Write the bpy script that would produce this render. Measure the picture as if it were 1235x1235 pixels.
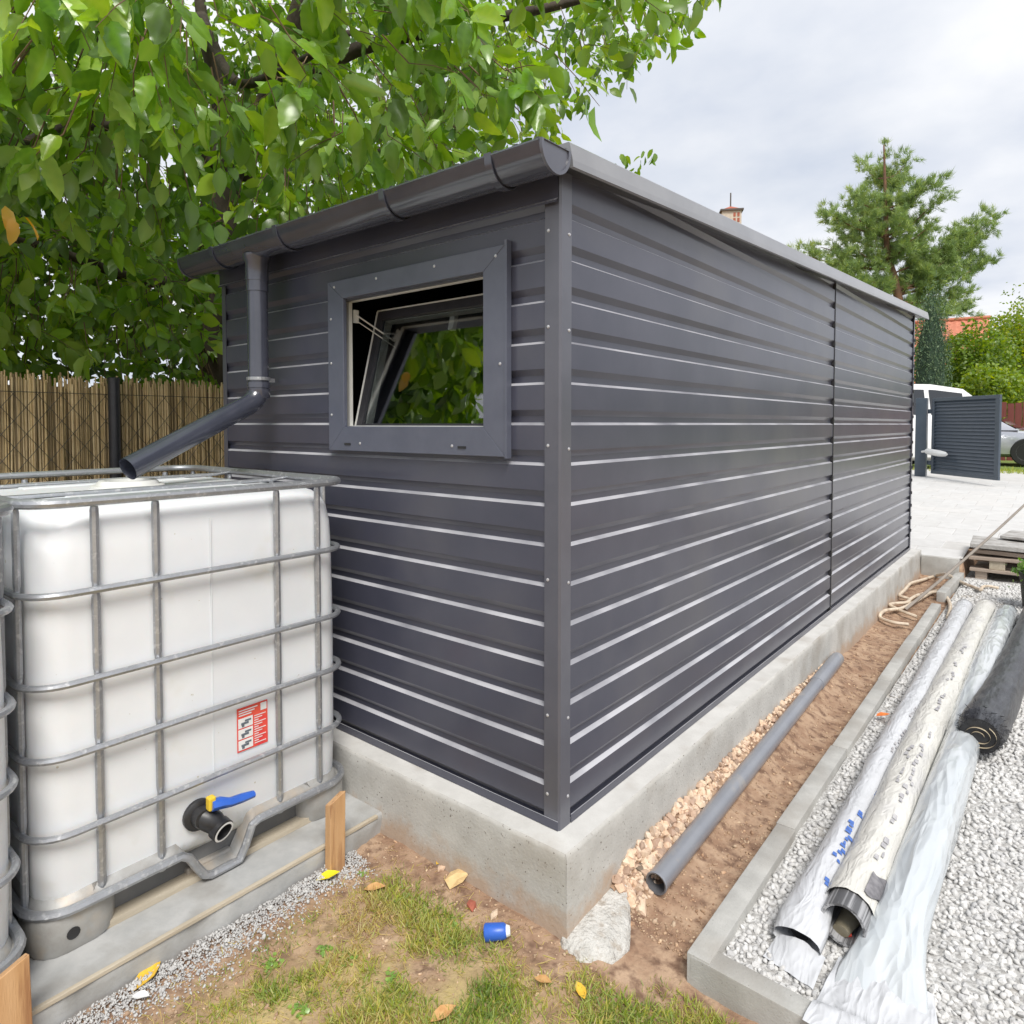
import bpy, bmesh, math, random
import numpy as np
from mathutils import Vector, Matrix, Euler, noise as mnoise
random.seed(7); rng = np.random.default_rng(7)
R = math.radians
scene = bpy.context.scene
for o in list(bpy.data.objects): bpy.data.objects.remove(o)
COL = scene.collection

# ------------------------------------------------------------------ camera
FOC, PY0, IMG = 816.545, 540.346, 1235.0
CAM = np.array([1.14604, -1.62164, 1.21348]); YAW, PITCH = R(39.297), R(2.018)
cd = bpy.data.cameras.new('camera'); cam = bpy.data.objects.new('camera', cd); COL.objects.link(cam)
cam.location = CAM; cam.rotation_euler = (R(90) - PITCH, 0, YAW)
cd.sensor_width = 36; cd.sensor_fit = 'HORIZONTAL'; cd.lens = 36 * FOC / IMG
cd.shift_y = -(IMG / 2 - PY0) / IMG; cd.clip_start = .05; cd.clip_end = 900
scene.camera = cam
# ------------------------------------------------------------------ sky, sun, exposure
SUN_EL, SUN_AZ = 54, 128            # degrees; azimuth clockwise from +Y
w = bpy.data.worlds.new('World'); scene.world = w; w.use_nodes = True
nt = w.node_tree; nt.nodes.clear(); N = nt.nodes.new; L = nt.links.new
out = N('ShaderNodeOutputWorld'); bg = N('ShaderNodeBackground'); L(bg.outputs[0], out.inputs[0])
sky = N('ShaderNodeTexSky'); sky.sky_type = 'NISHITA'; sky.sun_disc = False
sky.sun_elevation = R(SUN_EL); sky.sun_rotation = R(SUN_AZ)
skm = N('ShaderNodeVectorMath'); skm.operation = 'SCALE'; skm.inputs['Scale'].default_value = .05
L(sky.outputs[0], skm.inputs[0])
tc = N('ShaderNodeTexCoord'); sep = N('ShaderNodeSeparateXYZ'); L(tc.outputs['Generated'], sep.inputs[0])
den = N('ShaderNodeMath'); den.operation = 'ADD'; den.inputs[1].default_value = .22
mx = N('ShaderNodeMath'); mx.operation = 'MAXIMUM'; mx.inputs[1].default_value = 0.0
L(sep.outputs[2], mx.inputs[0]); L(mx.outputs[0], den.inputs[0])
dv = [N('ShaderNodeMath') for _ in range(2)]
for i, d_ in enumerate(dv): d_.operation = 'DIVIDE'; L(sep.outputs[i], d_.inputs[0]); L(den.outputs[0], d_.inputs[1])
cmb = N('ShaderNodeCombineXYZ'); L(dv[0].outputs[0], cmb.inputs[0]); L(dv[1].outputs[0], cmb.inputs[1])
n1 = N('ShaderNodeTexNoise'); n1.inputs['Scale'].default_value = 1.25; n1.inputs['Detail'].default_value = 6; n1.inputs['Roughness'].default_value = .52
L(cmb.outputs[0], n1.inputs['Vector'])
ramp = N('ShaderNodeValToRGB'); cr = ramp.color_ramp
cr.elements[0].position = .34; cr.elements[0].color = (.275, .30, .35, 1)
cr.elements[1].position = .62; cr.elements[1].color = (.44, .442, .448, 1)
L(n1.outputs['Fac'], ramp.inputs[0])
n2 = N('ShaderNodeTexNoise'); n2.inputs['Scale'].default_value = .7; n2.inputs['Detail'].default_value = 3
mp = N('ShaderNodeMapping'); mp.inputs['Location'].default_value = (3.1, 5.4, 0); L(cmb.outputs[0], mp.inputs[0]); L(mp.outputs[0], n2.inputs['Vector'])
cov = N('ShaderNodeMapRange'); cov.inputs[1].default_value = .30; cov.inputs[2].default_value = .52; cov.inputs[3].default_value = .72; cov.inputs[4].default_value = 1.0
L(n2.outputs['Fac'], cov.inputs[0])
mixs = N('ShaderNodeMix'); mixs.data_type = 'RGBA'; L(cov.outputs[0], mixs.inputs[0]); L(skm.outputs[0], mixs.inputs[6]); L(ramp.outputs[0], mixs.inputs[7])
L(mixs.outputs[2], bg.inputs[0]); bg.inputs[1].default_value = 1.0
sd = bpy.data.lights.new('sun', 'SUN'); sd.energy = 1.5; sd.angle = R(24); sd.color = (1, .965, .91)
sun = bpy.data.objects.new('sun', sd); COL.objects.link(sun)
sdir = Vector((math.sin(R(SUN_AZ)) * math.cos(R(SUN_EL)), math.cos(R(SUN_AZ)) * math.cos(R(SUN_EL)), math.sin(R(SUN_EL))))
sun.rotation_euler = (-sdir).to_track_quat('-Z', 'Y').to_euler(); sun.location = (0, 0, 12)
vs = scene.view_settings; vs.view_transform = 'Standard'; vs.look = 'None'; vs.exposure = 1.27; vs.gamma = 1; vs.use_curve_mapping = False
scene.cycles.use_denoising = True; scene.cycles.max_bounces = 8; scene.cycles.diffuse_bounces = 4; scene.cycles.glossy_bounces = 4
scene.cycles.transparent_max_bounces = 12; scene.cycles.transmission_bounces = 6

# ------------------------------------------------------------------ photo pixel -> ray helpers (positions come from the plane touched)
_f = np.array([-math.sin(YAW) * math.cos(PITCH), math.cos(YAW) * math.cos(PITCH), -math.sin(PITCH)])
_r = np.array([math.cos(YAW), math.sin(YAW), 0]); _u = np.cross(_r, _f)
def ray(u, v): return _r * ((u - 617.5) / FOC) + _u * ((PY0 - v) / FOC) + _f
def hit(u, v, ax, val):
    d = ray(u, v); return CAM + d * ((val - CAM[ax]) / d[ax])
def Zp(u, v, z): return hit(u, v, 2, z)
def Yp(u, v, y): return hit(u, v, 1, y)
def Xp(u, v, x): return hit(u, v, 0, x)
def Dp(u, v, d): return CAM + ray(u, v) * d
def project(P):
    P = np.asarray(P) - CAM; zc = P @ _f
    return 617.5 + FOC * (P @ _r) / zc, PY0 - FOC * (P @ _u) / zc, zc

# ------------------------------------------------------------------ materials
def mat(name, c1, c2=None, scale=8., rough=.6, bump=0., bscale=60., metal=0., spec=.5, coat=0., detail=5., c3=None, s3=1.5, t3=(.5, .62),
        rough2=None, trans=0., ior=1.5, alpha=1., lo=.35, hi=.65, stretch=(1, 1, 1), attr=None, sss=0., coatr=.1, sheen=0., tex='pos', coat_ior=1.5, crumple=0., cscale=14., pits=None, ledge_glint=None, mud=None):
    m = bpy.data.materials.new(name); m.use_nodes = True
    t = m.node_tree; p = t.nodes['Principled BSDF']; n = t.nodes.new; l = t.links.new
    p.inputs['Roughness'].default_value = rough; p.inputs['Metallic'].default_value = metal
    p.inputs['Specular IOR Level'].default_value = spec; p.inputs['IOR'].default_value = ior
    p.inputs['Coat Weight'].default_value = coat; p.inputs['Coat Roughness'].default_value = coatr; p.inputs['Coat IOR'].default_value = coat_ior
    p.inputs['Transmission Weight'].default_value = trans; p.inputs['Alpha'].default_value = alpha
    if sss: p.inputs['Subsurface Weight'].default_value = sss; p.inputs['Subsurface Scale'].default_value = .03
    c1 = tuple(c1) + (1,); p.inputs['Base Color'].default_value = c1
    if tex == 'pos': src = n('ShaderNodeNewGeometry').outputs['Position']
    else: src = n('ShaderNodeTexCoord').outputs['Object']
    mpn = n('ShaderNodeMapping'); mpn.inputs['Scale'].default_value = stretch; l(src, mpn.inputs[0]); src = mpn.outputs[0]
    last = None
    if c2 is not None:
        nz = n('ShaderNodeTexNoise'); nz.inputs['Scale'].default_value = scale; nz.inputs['Detail'].default_value = detail; nz.inputs['Roughness'].default_value = .6
        l(src, nz.inputs['Vector'])
        mr = n('ShaderNodeMapRange'); mr.inputs[1].default_value = lo; mr.inputs[2].default_value = hi; l(nz.outputs['Fac'], mr.inputs[0])
        mi = n('ShaderNodeMix'); mi.data_type = 'RGBA'; mi.inputs[6].default_value = c1; mi.inputs[7].default_value = tuple(c2) + (1,)
        l(mr.outputs[0], mi.inputs[0]); last = mi.outputs[2]
        if rough2 is not None:
            r2 = n('ShaderNodeMapRange'); r2.inputs[1].default_value = lo; r2.inputs[2].default_value = hi; r2.inputs[3].default_value = rough; r2.inputs[4].default_value = rough2
            l(nz.outputs['Fac'], r2.inputs[0]); l(r2.outputs[0], p.inputs['Roughness'])
    if c3 is not None:
        nz = n('ShaderNodeTexNoise'); nz.inputs['Scale'].default_value = s3; nz.inputs['Detail'].default_value = 6; l(src, nz.inputs['Vector'])
        mr = n('ShaderNodeMapRange'); mr.inputs[1].default_value = t3[0]; mr.inputs[2].default_value = t3[1]; l(nz.outputs['Fac'], mr.inputs[0])
        mi = n('ShaderNodeMix'); mi.data_type = 'RGBA'; mi.inputs[7].default_value = tuple(c3) + (1,); l(mr.outputs[0], mi.inputs[0])
        if last is None: mi.inputs[6].default_value = c1
        else: l(last, mi.inputs[6])
        last = mi.outputs[2]
    if attr is not None:                       # piece-to-piece variation stored on the mesh or by object
        a = n('ShaderNodeAttribute'); a.attribute_name = 'tint'
        oi = n('ShaderNodeObjectInfo')
        ad = n('ShaderNodeMath'); ad.operation = 'ADD'; l(a.outputs['Fac'], ad.inputs[0]); l(oi.outputs['Random'], ad.inputs[1])
        fr = n('ShaderNodeMath'); fr.operation = 'FRACT'; l(ad.outputs[0], fr.inputs[0])
        ra = n('ShaderNodeValToRGB'); el = ra.color_ramp.elements
        while len(el) < len(attr): el.new(.5)
        for i, (ps, c) in enumerate(attr): el[i].position = ps; el[i].color = tuple(c) + (1,)
        l(fr.outputs[0], ra.inputs[0])
        if last is None: last = ra.outputs[0]
        else:
            mi = n('ShaderNodeMix'); mi.data_type = 'RGBA'; mi.blend_type = 'MULTIPLY'; mi.inputs[0].default_value = 1
            l(last, mi.inputs[6]); l(ra.outputs[0], mi.inputs[7]); last = mi.outputs[2]
    def over(fac, col):
        nonlocal last
        mi = n('ShaderNodeMix'); mi.data_type = 'RGBA'; mi.inputs[7].default_value = tuple(col) + (1,); l(fac, mi.inputs[0])
        if last is None: mi.inputs[6].default_value = c1
        else: l(last, mi.inputs[6])
        last = mi.outputs[2]
    if pits is not None:                       # small air holes
        nz = n('ShaderNodeTexNoise'); nz.inputs['Scale'].default_value = pits[0]; nz.inputs['Detail'].default_value = 2; l(src, nz.inputs['Vector'])
        mr = n('ShaderNodeMapRange'); mr.inputs[1].default_value = pits[1]; mr.inputs[2].default_value = pits[1] + .03; l(nz.outputs['Fac'], mr.inputs[0]); over(mr.outputs[0], pits[2])
    if mud is not None:                        # soil splashed up the foot, ragged edge
        gp = n('ShaderNodeNewGeometry'); sz = n('ShaderNodeSeparateXYZ'); l(gp.outputs['Position'], sz.inputs[0])
        nz = n('ShaderNodeTexNoise'); nz.inputs['Scale'].default_value = 9; nz.inputs['Detail'].default_value = 8; nz.inputs['Roughness'].default_value = .7; l(gp.outputs['Position'], nz.inputs['Vector'])
        ma = n('ShaderNodeMath'); ma.operation = 'MULTIPLY_ADD'; ma.inputs[1].default_value = -.28; l(nz.outputs['Fac'], ma.inputs[0]); l(sz.outputs[2], ma.inputs[2])
        mr = n('ShaderNodeMapRange'); mr.inputs[1].default_value = mud[0]; mr.inputs[2].default_value = mud[0] - .07; mr.inputs[4].default_value = mud[2]; l(ma.outputs[0], mr.inputs[0]); over(mr.outputs[0], mud[1])
    if ledge_glint is not None:                       # painted sky glint: paler base colour on up-facing ledges, broken by noise
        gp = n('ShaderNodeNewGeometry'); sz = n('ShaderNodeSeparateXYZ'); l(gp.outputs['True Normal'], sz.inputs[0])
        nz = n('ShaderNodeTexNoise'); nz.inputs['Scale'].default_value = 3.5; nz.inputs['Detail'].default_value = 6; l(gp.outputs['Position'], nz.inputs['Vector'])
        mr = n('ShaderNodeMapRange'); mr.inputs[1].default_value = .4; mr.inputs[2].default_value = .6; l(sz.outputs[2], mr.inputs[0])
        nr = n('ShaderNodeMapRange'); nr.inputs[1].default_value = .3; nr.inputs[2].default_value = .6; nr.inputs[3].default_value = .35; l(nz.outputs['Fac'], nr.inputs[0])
        mu = n('ShaderNodeMath'); mu.operation = 'MULTIPLY'; l(mr.outputs[0], mu.inputs[0]); l(nr.outputs[0], mu.inputs[1]); over(mu.outputs[0], ledge_glint)
    if last is not None: l(last, p.inputs['Base Color'])
    if crumple:
        nd = n('ShaderNodeTexNoise'); nd.inputs['Scale'].default_value = cscale * .6; l(src, nd.inputs['Vector'])
        vm = n('ShaderNodeVectorMath'); vm.operation = 'MULTIPLY_ADD'; vm.inputs[1].default_value = (.12, .12, .12); l(nd.outputs['Color'], vm.inputs[0]); l(src, vm.inputs[2])
        hs = []
        for k_, a_ in ((1., 1.), (2.7, .45)):
            vo = n('ShaderNodeTexVoronoi'); vo.inputs['Scale'].default_value = cscale * k_; l(vm.outputs[0], vo.inputs['Vector'])
            mu = n('ShaderNodeMath'); mu.operation = 'MULTIPLY'; mu.inputs[1].default_value = a_; l(vo.outputs['Distance'], mu.inputs[0]); hs.append(mu.outputs[0])
        ad = n('ShaderNodeMath'); ad.operation = 'ADD'; l(hs[0], ad.inputs[0]); l(hs[1], ad.inputs[1])
        b = n('ShaderNodeBump'); b.inputs['Strength'].default_value = 1; b.inputs['Distance'].default_value = crumple; l(ad.outputs[0], b.inputs['Height']); l(b.outputs[0], p.inputs['Normal'])
    elif bump:
        nb = n('ShaderNodeTexNoise'); nb.inputs['Scale'].default_value = bscale; nb.inputs['Detail'].default_value = 5; l(src, nb.inputs['Vector'])
        b = n('ShaderNodeBump'); b.inputs['Strength'].default_value = 1; b.inputs['Distance'].default_value = bump
        l(nb.outputs['Fac'], b.inputs['Height']); l(b.outputs[0], p.inputs['Normal'])
    return m
def leafmat(name, stops, trans=.35, rough=.35, spec=.5):
    m = bpy.data.materials.new(name); m.use_nodes = True
    t = m.node_tree; p = t.nodes['Principled BSDF']; n = t.nodes.new; l = t.links.new; o = t.nodes['Material Output']
    a = n('ShaderNodeAttribute'); a.attribute_name = 'tint'
    ra = n('ShaderNodeValToRGB'); el = ra.color_ramp.elements
    while len(el) < len(stops): el.new(.5)
    for i, (ps, c) in enumerate(stops): el[i].position = ps; el[i].color = tuple(c) + (1,)
    l(a.outputs['Fac'], ra.inputs[0])
    g = n('ShaderNodeNewGeometry')             # underside of a leaf is paler
    mi = n('ShaderNodeMix'); mi.data_type = 'RGBA'; mi.inputs[7].default_value = (.30, .38, .19, 1)
    mb = n('ShaderNodeMath'); mb.operation = 'MULTIPLY'; mb.inputs[1].default_value = .38; l(g.outputs['Backfacing'], mb.inputs[0]); l(mb.outputs[0], mi.inputs[0])
    l(ra.outputs[0], mi.inputs[6]); l(mi.outputs[2], p.inputs['Base Color'])
    p.inputs['Roughness'].default_value = rough; p.inputs['Specular IOR Level'].default_value = spec
    tr = n('ShaderNodeBsdfTranslucent'); hs = n('ShaderNodeHueSaturation'); hs.inputs['Hue'].default_value = .475; hs.inputs['Value'].default_value = 1.7; hs.inputs['Saturation'].default_value = 1.1
    l(ra.outputs[0], hs.inputs['Color']); l(hs.outputs[0], tr.inputs['Color'])
    ms = n('ShaderNodeMixShader'); ms.inputs[0].default_value = trans; l(p.outputs[0], ms.inputs[1]); l(tr.outputs[0], ms.inputs[2]); l(ms.outputs[0], o.inputs['Surface'])
    return m

M = {}
M['clad'] = mat('anthracite_sheet', (.048, .051, .076), (.064, .066, .094), 3, .42, .0014, 2.2, spec=.4, coat=.6, coatr=.22, coat_ior=1.5, ledge_glint=(.47, .47, .50), c3=(.084, .084, .10), s3=1.6, t3=(.5, .75))  # pale ledge colour stands in for bright sky reflected on the ribs
M['trim'] = mat('anthracite_trim', (.072, .075, .097), (.088, .09, .114), 6, .35, .0002, 30, spec=.8, coat=.4, coatr=.2)
M['gutter'] = mat('gutter_pvc', (.040, .044, .062), (.054, .058, .08), 5, .25, spec=.6, coat=.5, coatr=.1, coat_ior=1.7)
M['frame'] = mat('window_trim_paint', (.088, .098, .135), (.105, .115, .155), 10, .34, .0002, 40, spec=.7)
M['white_pvc'] = mat('white_pvc', (.72, .72, .69), (.66, .66, .62), 20, .35)
M['glass'] = mat('pane_glass', (.75, .8, .8), None, rough=.0, trans=1., ior=1.5, spec=.5, coat=1.0, coatr=.0, coat_ior=1.9)
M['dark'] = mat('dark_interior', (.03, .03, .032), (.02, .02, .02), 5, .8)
M['screw'] = mat('zinc_screw', (.62, .62, .64), None, rough=.3, metal=.6)
M['roof'] = mat('roof_sheet', (.05, .052, .06), (.065, .066, .075), 4, .35, spec=.6, coat=.3)
M['conc'] = mat('cast_concrete', (.40, .39, .365), (.52, .51, .48), 5, .85, .0016, 90, c3=(.31, .28, .24), s3=3.2, t3=(.52, .74), pits=(110, .68, (.17, .15, .13)), mud=(-.285, (.40, .28, .19), .75))
M['conc_top'] = mat('trowelled_concrete', (.52, .51, .485), (.62, .61, .585), 7, .85, .0009, 130, c3=(.42, .39, .35), s3=4, t3=(.55, .75))
M['spill'] = mat('rough_spilled_concrete', (.46, .445, .41), (.60, .585, .55), 22, .95, .012, 90, c3=(.42, .38, .33), s3=30, t3=(.52, .66))
M['slab'] = mat('grey_screed', (.36, .365, .36), (.45, .45, .44), 9, .8, .0009, 120, c3=(.29, .28, .26), s3=5, t3=(.5, .7))
M['crumb'] = mat('concrete_crumb', (.55, .545, .53), (.44, .43, .42), 40, .9, .002, 200)
M['soil'] = mat('brown_soil', (.27, .165, .105), (.42, .29, .195), 11, .95, .006, 70, c3=(.17, .10, .065), s3=24, t3=(.5, .66), lo=.38, hi=.62)
M['hdpe'] = mat('white_hdpe', (.70, .72, .745), (.76, .775, .79), 3, .36, .0012, 9, c3=(.66, .66, .63), s3=6, t3=(.60, .80), sss=.06, pits=(45, .75, (.52, .49, .43)), mud=(-.175, (.46, .45, .36), .7))
M['galv'] = mat('galvanised_steel', (.47, .485, .51), (.36, .37, .39), 30, .36, .0003, 120, metal=.75, rough2=.5, c3=(.60, .61, .62), s3=60, t3=(.55, .7))
M['galv_dull'] = mat('weathered_zinc', (.43, .43, .42), (.34, .33, .31), 14, .55, .0008, 70, metal=.35, c3=(.46, .40, .33), s3=10, t3=(.52, .7))
M['black'] = mat('black_plastic', (.018, .018, .02), (.03, .03, .032), 30, .4, spec=.5)
M['blue'] = mat('blue_plastic', (.035, .13, .56), (.03, .11, .47), 15, .35)
M['yellow'] = mat('yellow_plastic', (.75, .52, .04), None, rough=.4)
M['red'] = mat('red_print', (.72, .045, .05), (.78, .10, .06), 25, .5)
M['paper'] = mat('white_print', (.80, .80, .79), (.72, .73, .73), 40, .5)
M['ink'] = mat('dark_print', (.10, .11, .13), (.16, .2, .24), 60, .6)
M['greyink'] = mat('grey_print', (.30, .29, .31), (.48, .47, .47), 60, .6)
M['blueink'] = mat('blue_print', (.05, .13, .42), (.09, .18, .5), 60, .6)
M['stake'] = mat('sawn_softwood', (.50, .285, .13), (.60, .37, .19), 6, .75, .0012, 60, stretch=(6, 6, .6), c3=(.34, .17, .075), s3=8, t3=(.55, .7))
M['board'] = mat('form_board', (.52, .46, .36), (.42, .36, .27), 8, .8, .001, 80, stretch=(5, .6, 5))
M['oldwood'] = mat('weathered_plank', (.36, .29, .235), (.46, .385, .32), 6, .85, .002, 60, stretch=(.6, 6, 6), c3=(.22, .165, .13), s3=6, t3=(.52, .7))
M['kerb'] = mat('kerb_concrete', (.37, .365, .345), (.47, .465, .44), 12, .9, .0012, 160, c3=(.32, .30, .27), s3=3.5, t3=(.5, .72), pits=(220, .70, (.2, .19, .17)))
M['pvc'] = mat('grey_drain_pvc', (.205, .215, .245), (.24, .25, .275), 6, .28, c3=(.36, .33, .29), s3=7, t3=(.62, .75))
M['pvc_in'] = mat('drain_pipe_bore', (.10, .10, .11), (.14, .13, .13), 10, .6)
M['film'] = mat('white_film_wrap', (.60, .61, .635), (.54, .55, .57), 6, .28, spec=.6, stretch=(1, .3, 1), crumple=.006, cscale=22)
M['film_b'] = mat('clear_film_wrap', (.50, .54, .57), (.60, .62, .63), 5, .16, spec=.7, coat=.5, stretch=(1, .2, 1), crumple=.012, cscale=14)
M['fleece'] = mat('grey_fleece_roll', (.60, .585, .54), (.68, .665, .62), 14, .34, stretch=(1, .3, 1), crumple=.005, cscale=26, c3=(.52, .51, .50), s3=9, t3=(.5, .7))
M['cardboard'] = mat('cardboard_core', (.36, .29, .20), (.27, .22, .16), 20, .8)
M['blackfilm'] = mat('black_mesh_roll', (.016, .016, .02), (.055, .058, .066), 40, .34, .006, 60, spec=.7, stretch=(1, .2, 1))
M['hose'] = mat('tan_hose', (.66, .56, .44), (.56, .46, .35), 14, .5, c3=(.33, .25, .18), s3=10, t3=(.55, .7))
M['rod'] = mat('grey_rod', (.33, .29, .25), (.25, .22, .19), 10, .55)
M['wstone'] = mat('white_chippings', (.70, .695, .68), (.58, .575, .565), 60, .85, .001, 300, attr=[(0, (1, 1, 1)), (.5, (.93, .92, .91)), (1, (.76, .76, .77))])
M['wbed'] = mat('white_chipping_bed', (.60, .595, .58), (.36, .35, .335), 75, .95, .012, 75, lo=.4, hi=.58, c3=(.42, .36, .28), s3=2.2, t3=(.60, .74))
M['rubble'] = mat('beige_rubble', (.70, .585, .47), (.58, .465, .36), 45, .9, .001, 220, attr=[(0, (1, 1, 1)), (.3, (1.0, .86, .76)), (.55, (1.05, 1.02, .95)), (.8, (.72, .60, .55)), (1, (.5, .44, .42))])
M['paver'] = mat('grey_paver', (.54, .535, .525), (.60, .595, .585), 8, .85, .0008, 120, attr=[(0, (1, 1, 1)), (.5, (.93, .93, .93)), (1, (.98, .97, .96))])
M['joint'] = mat('paver_joint', (.48, .47, .455), (.54, .53, .51), 9, .95)
M['reed'] = mat('reed_cane', (.74, .60, .38), (.64, .50, .30), 20, .7, attr=[(0, (1.1, 1.08, 1.0)), (.35, (.85, .80, .72)), (.6, (1.05, .98, .8)), (.85, (.55, .5, .42)), (1, (.3, .27, .22))])
M['post'] = mat('anthracite_post', (.028, .028, .034), (.04, .04, .046), 20, .4)
M['wire'] = mat('dark_wire', (.10, .09, .075), None, rough=.5, metal=.3)
M['bark'] = mat('cherry_bark', (.05, .038, .03), (.085, .065, .05), 9, .9, .012, 30, stretch=(1, 1, .5))
M['pinebark'] = mat('pine_bark', (.20, .105, .055), (.13, .075, .048), 6, .9, .01, 20)
M['twig'] = mat('twig_bark', (.13, .085, .05), (.20, .13, .07), 20, .8)
G = [(0, (.040, .105, .016)), (.25, (.078, .190, .022)), (.5, (.15, .32, .03)), (.78, (.25, .46, .045)), (.93, (.34, .52, .06)), (.975, (.36, .53, .065)), (1, (.70, .40, .02))]
M['leaf'] = leafmat('cherry_leaf', G, .36, .27, .7)
M['needle'] = leafmat('pine_needle', [(0, (.12, .20, .075)), (.5, (.24, .36, .10)), (1, (.44, .52, .12))], .3, .5)
M['thuja'] = leafmat('thuja_scale', [(0, (.025, .06, .035)), (.5, (.05, .105, .055)), (1, (.085, .15, .075))], .15, .6)
M['shrub'] = leafmat('shrub_leaf', [(0, (.07, .14, .015)), (.5, (.17, .29, .02)), (.88, (.33, .42, .03)), (1, (.45, .27, .08))], .4, .45)
M['grass'] = leafmat('grass_blade', [(0, (.13, .22, .03)), (.35, (.28, .36, .045)), (.6, (.48, .47, .10)), (.85, (.60, .49, .20)), (1, (.46, .33, .15))], .3, .5, .3)
M['hedge'] = leafmat('hedge_leaf', [(0, (.02, .05, .012)), (.5, (.04, .10, .016)), (1, (.08, .17, .025))], .3, .5)
M['fall'] = mat('fallen_leaf_yellow', (.72, .48, .05), (.62, .36, .03), 60, .6, .001, 120)
M['fall2'] = mat('fallen_leaf_tan', (.60, .36, .15), (.48, .25, .09), 60, .7, .001, 120)
M['stone'] = mat('ochre_stone', (.68, .50, .25), (.58, .40, .19), 30, .85, .003, 90)
M['gate'] = mat('gate_anthracite', (.058, .078, .105), (.07, .09, .118), 9, .35, spec=.6)
M['white_paint'] = mat('opener_white', (.72, .73, .73), None, rough=.4)
M['car_w'] = mat('white_car_paint', (.78, .78, .78), None, rough=.12, coat=1, coatr=.03)
M['car_s'] = mat('silver_car_paint', (.52, .53, .58), None, rough=.2, metal=.5, coat=1, coatr=.03)
M['car_glass'] = mat('car_glass', (.02, .022, .025), None, rough=.04, coat=1, coatr=0)
M['tyre'] = mat('tyre_rubber', (.02, .02, .02), None, rough=.8)
M['rim'] = mat('alloy_rim', (.5, .5, .52), None, rough=.3, metal=.8)
M['lamp'] = mat('lamp_lens', (.6, .62, .65), None, rough=.1, coat=1)
M['redfence'] = mat('red_brown_boards', (.17, .045, .038), (.22, .06, .048), 8, .7, stretch=(6, 6, .5))
M['render'] = mat('cream_render', (.64, .58, .48), (.58, .52, .43), 4, .9, .001, 60)
M['tile'] = mat('clay_tile', (.46, .155, .09), (.56, .21, .13), 8, .8, .002, 60)
M['brick'] = mat('pale_chimney_plaster', (.60, .52, .42), (.52, .44, .35), 10, .9)
M['brickred'] = mat('red_brick', (.42, .13, .08), (.34, .1, .065), 10, .9)
M['lead'] = mat('dark_coping', (.10, .085, .075), None, rough=.7)

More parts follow.
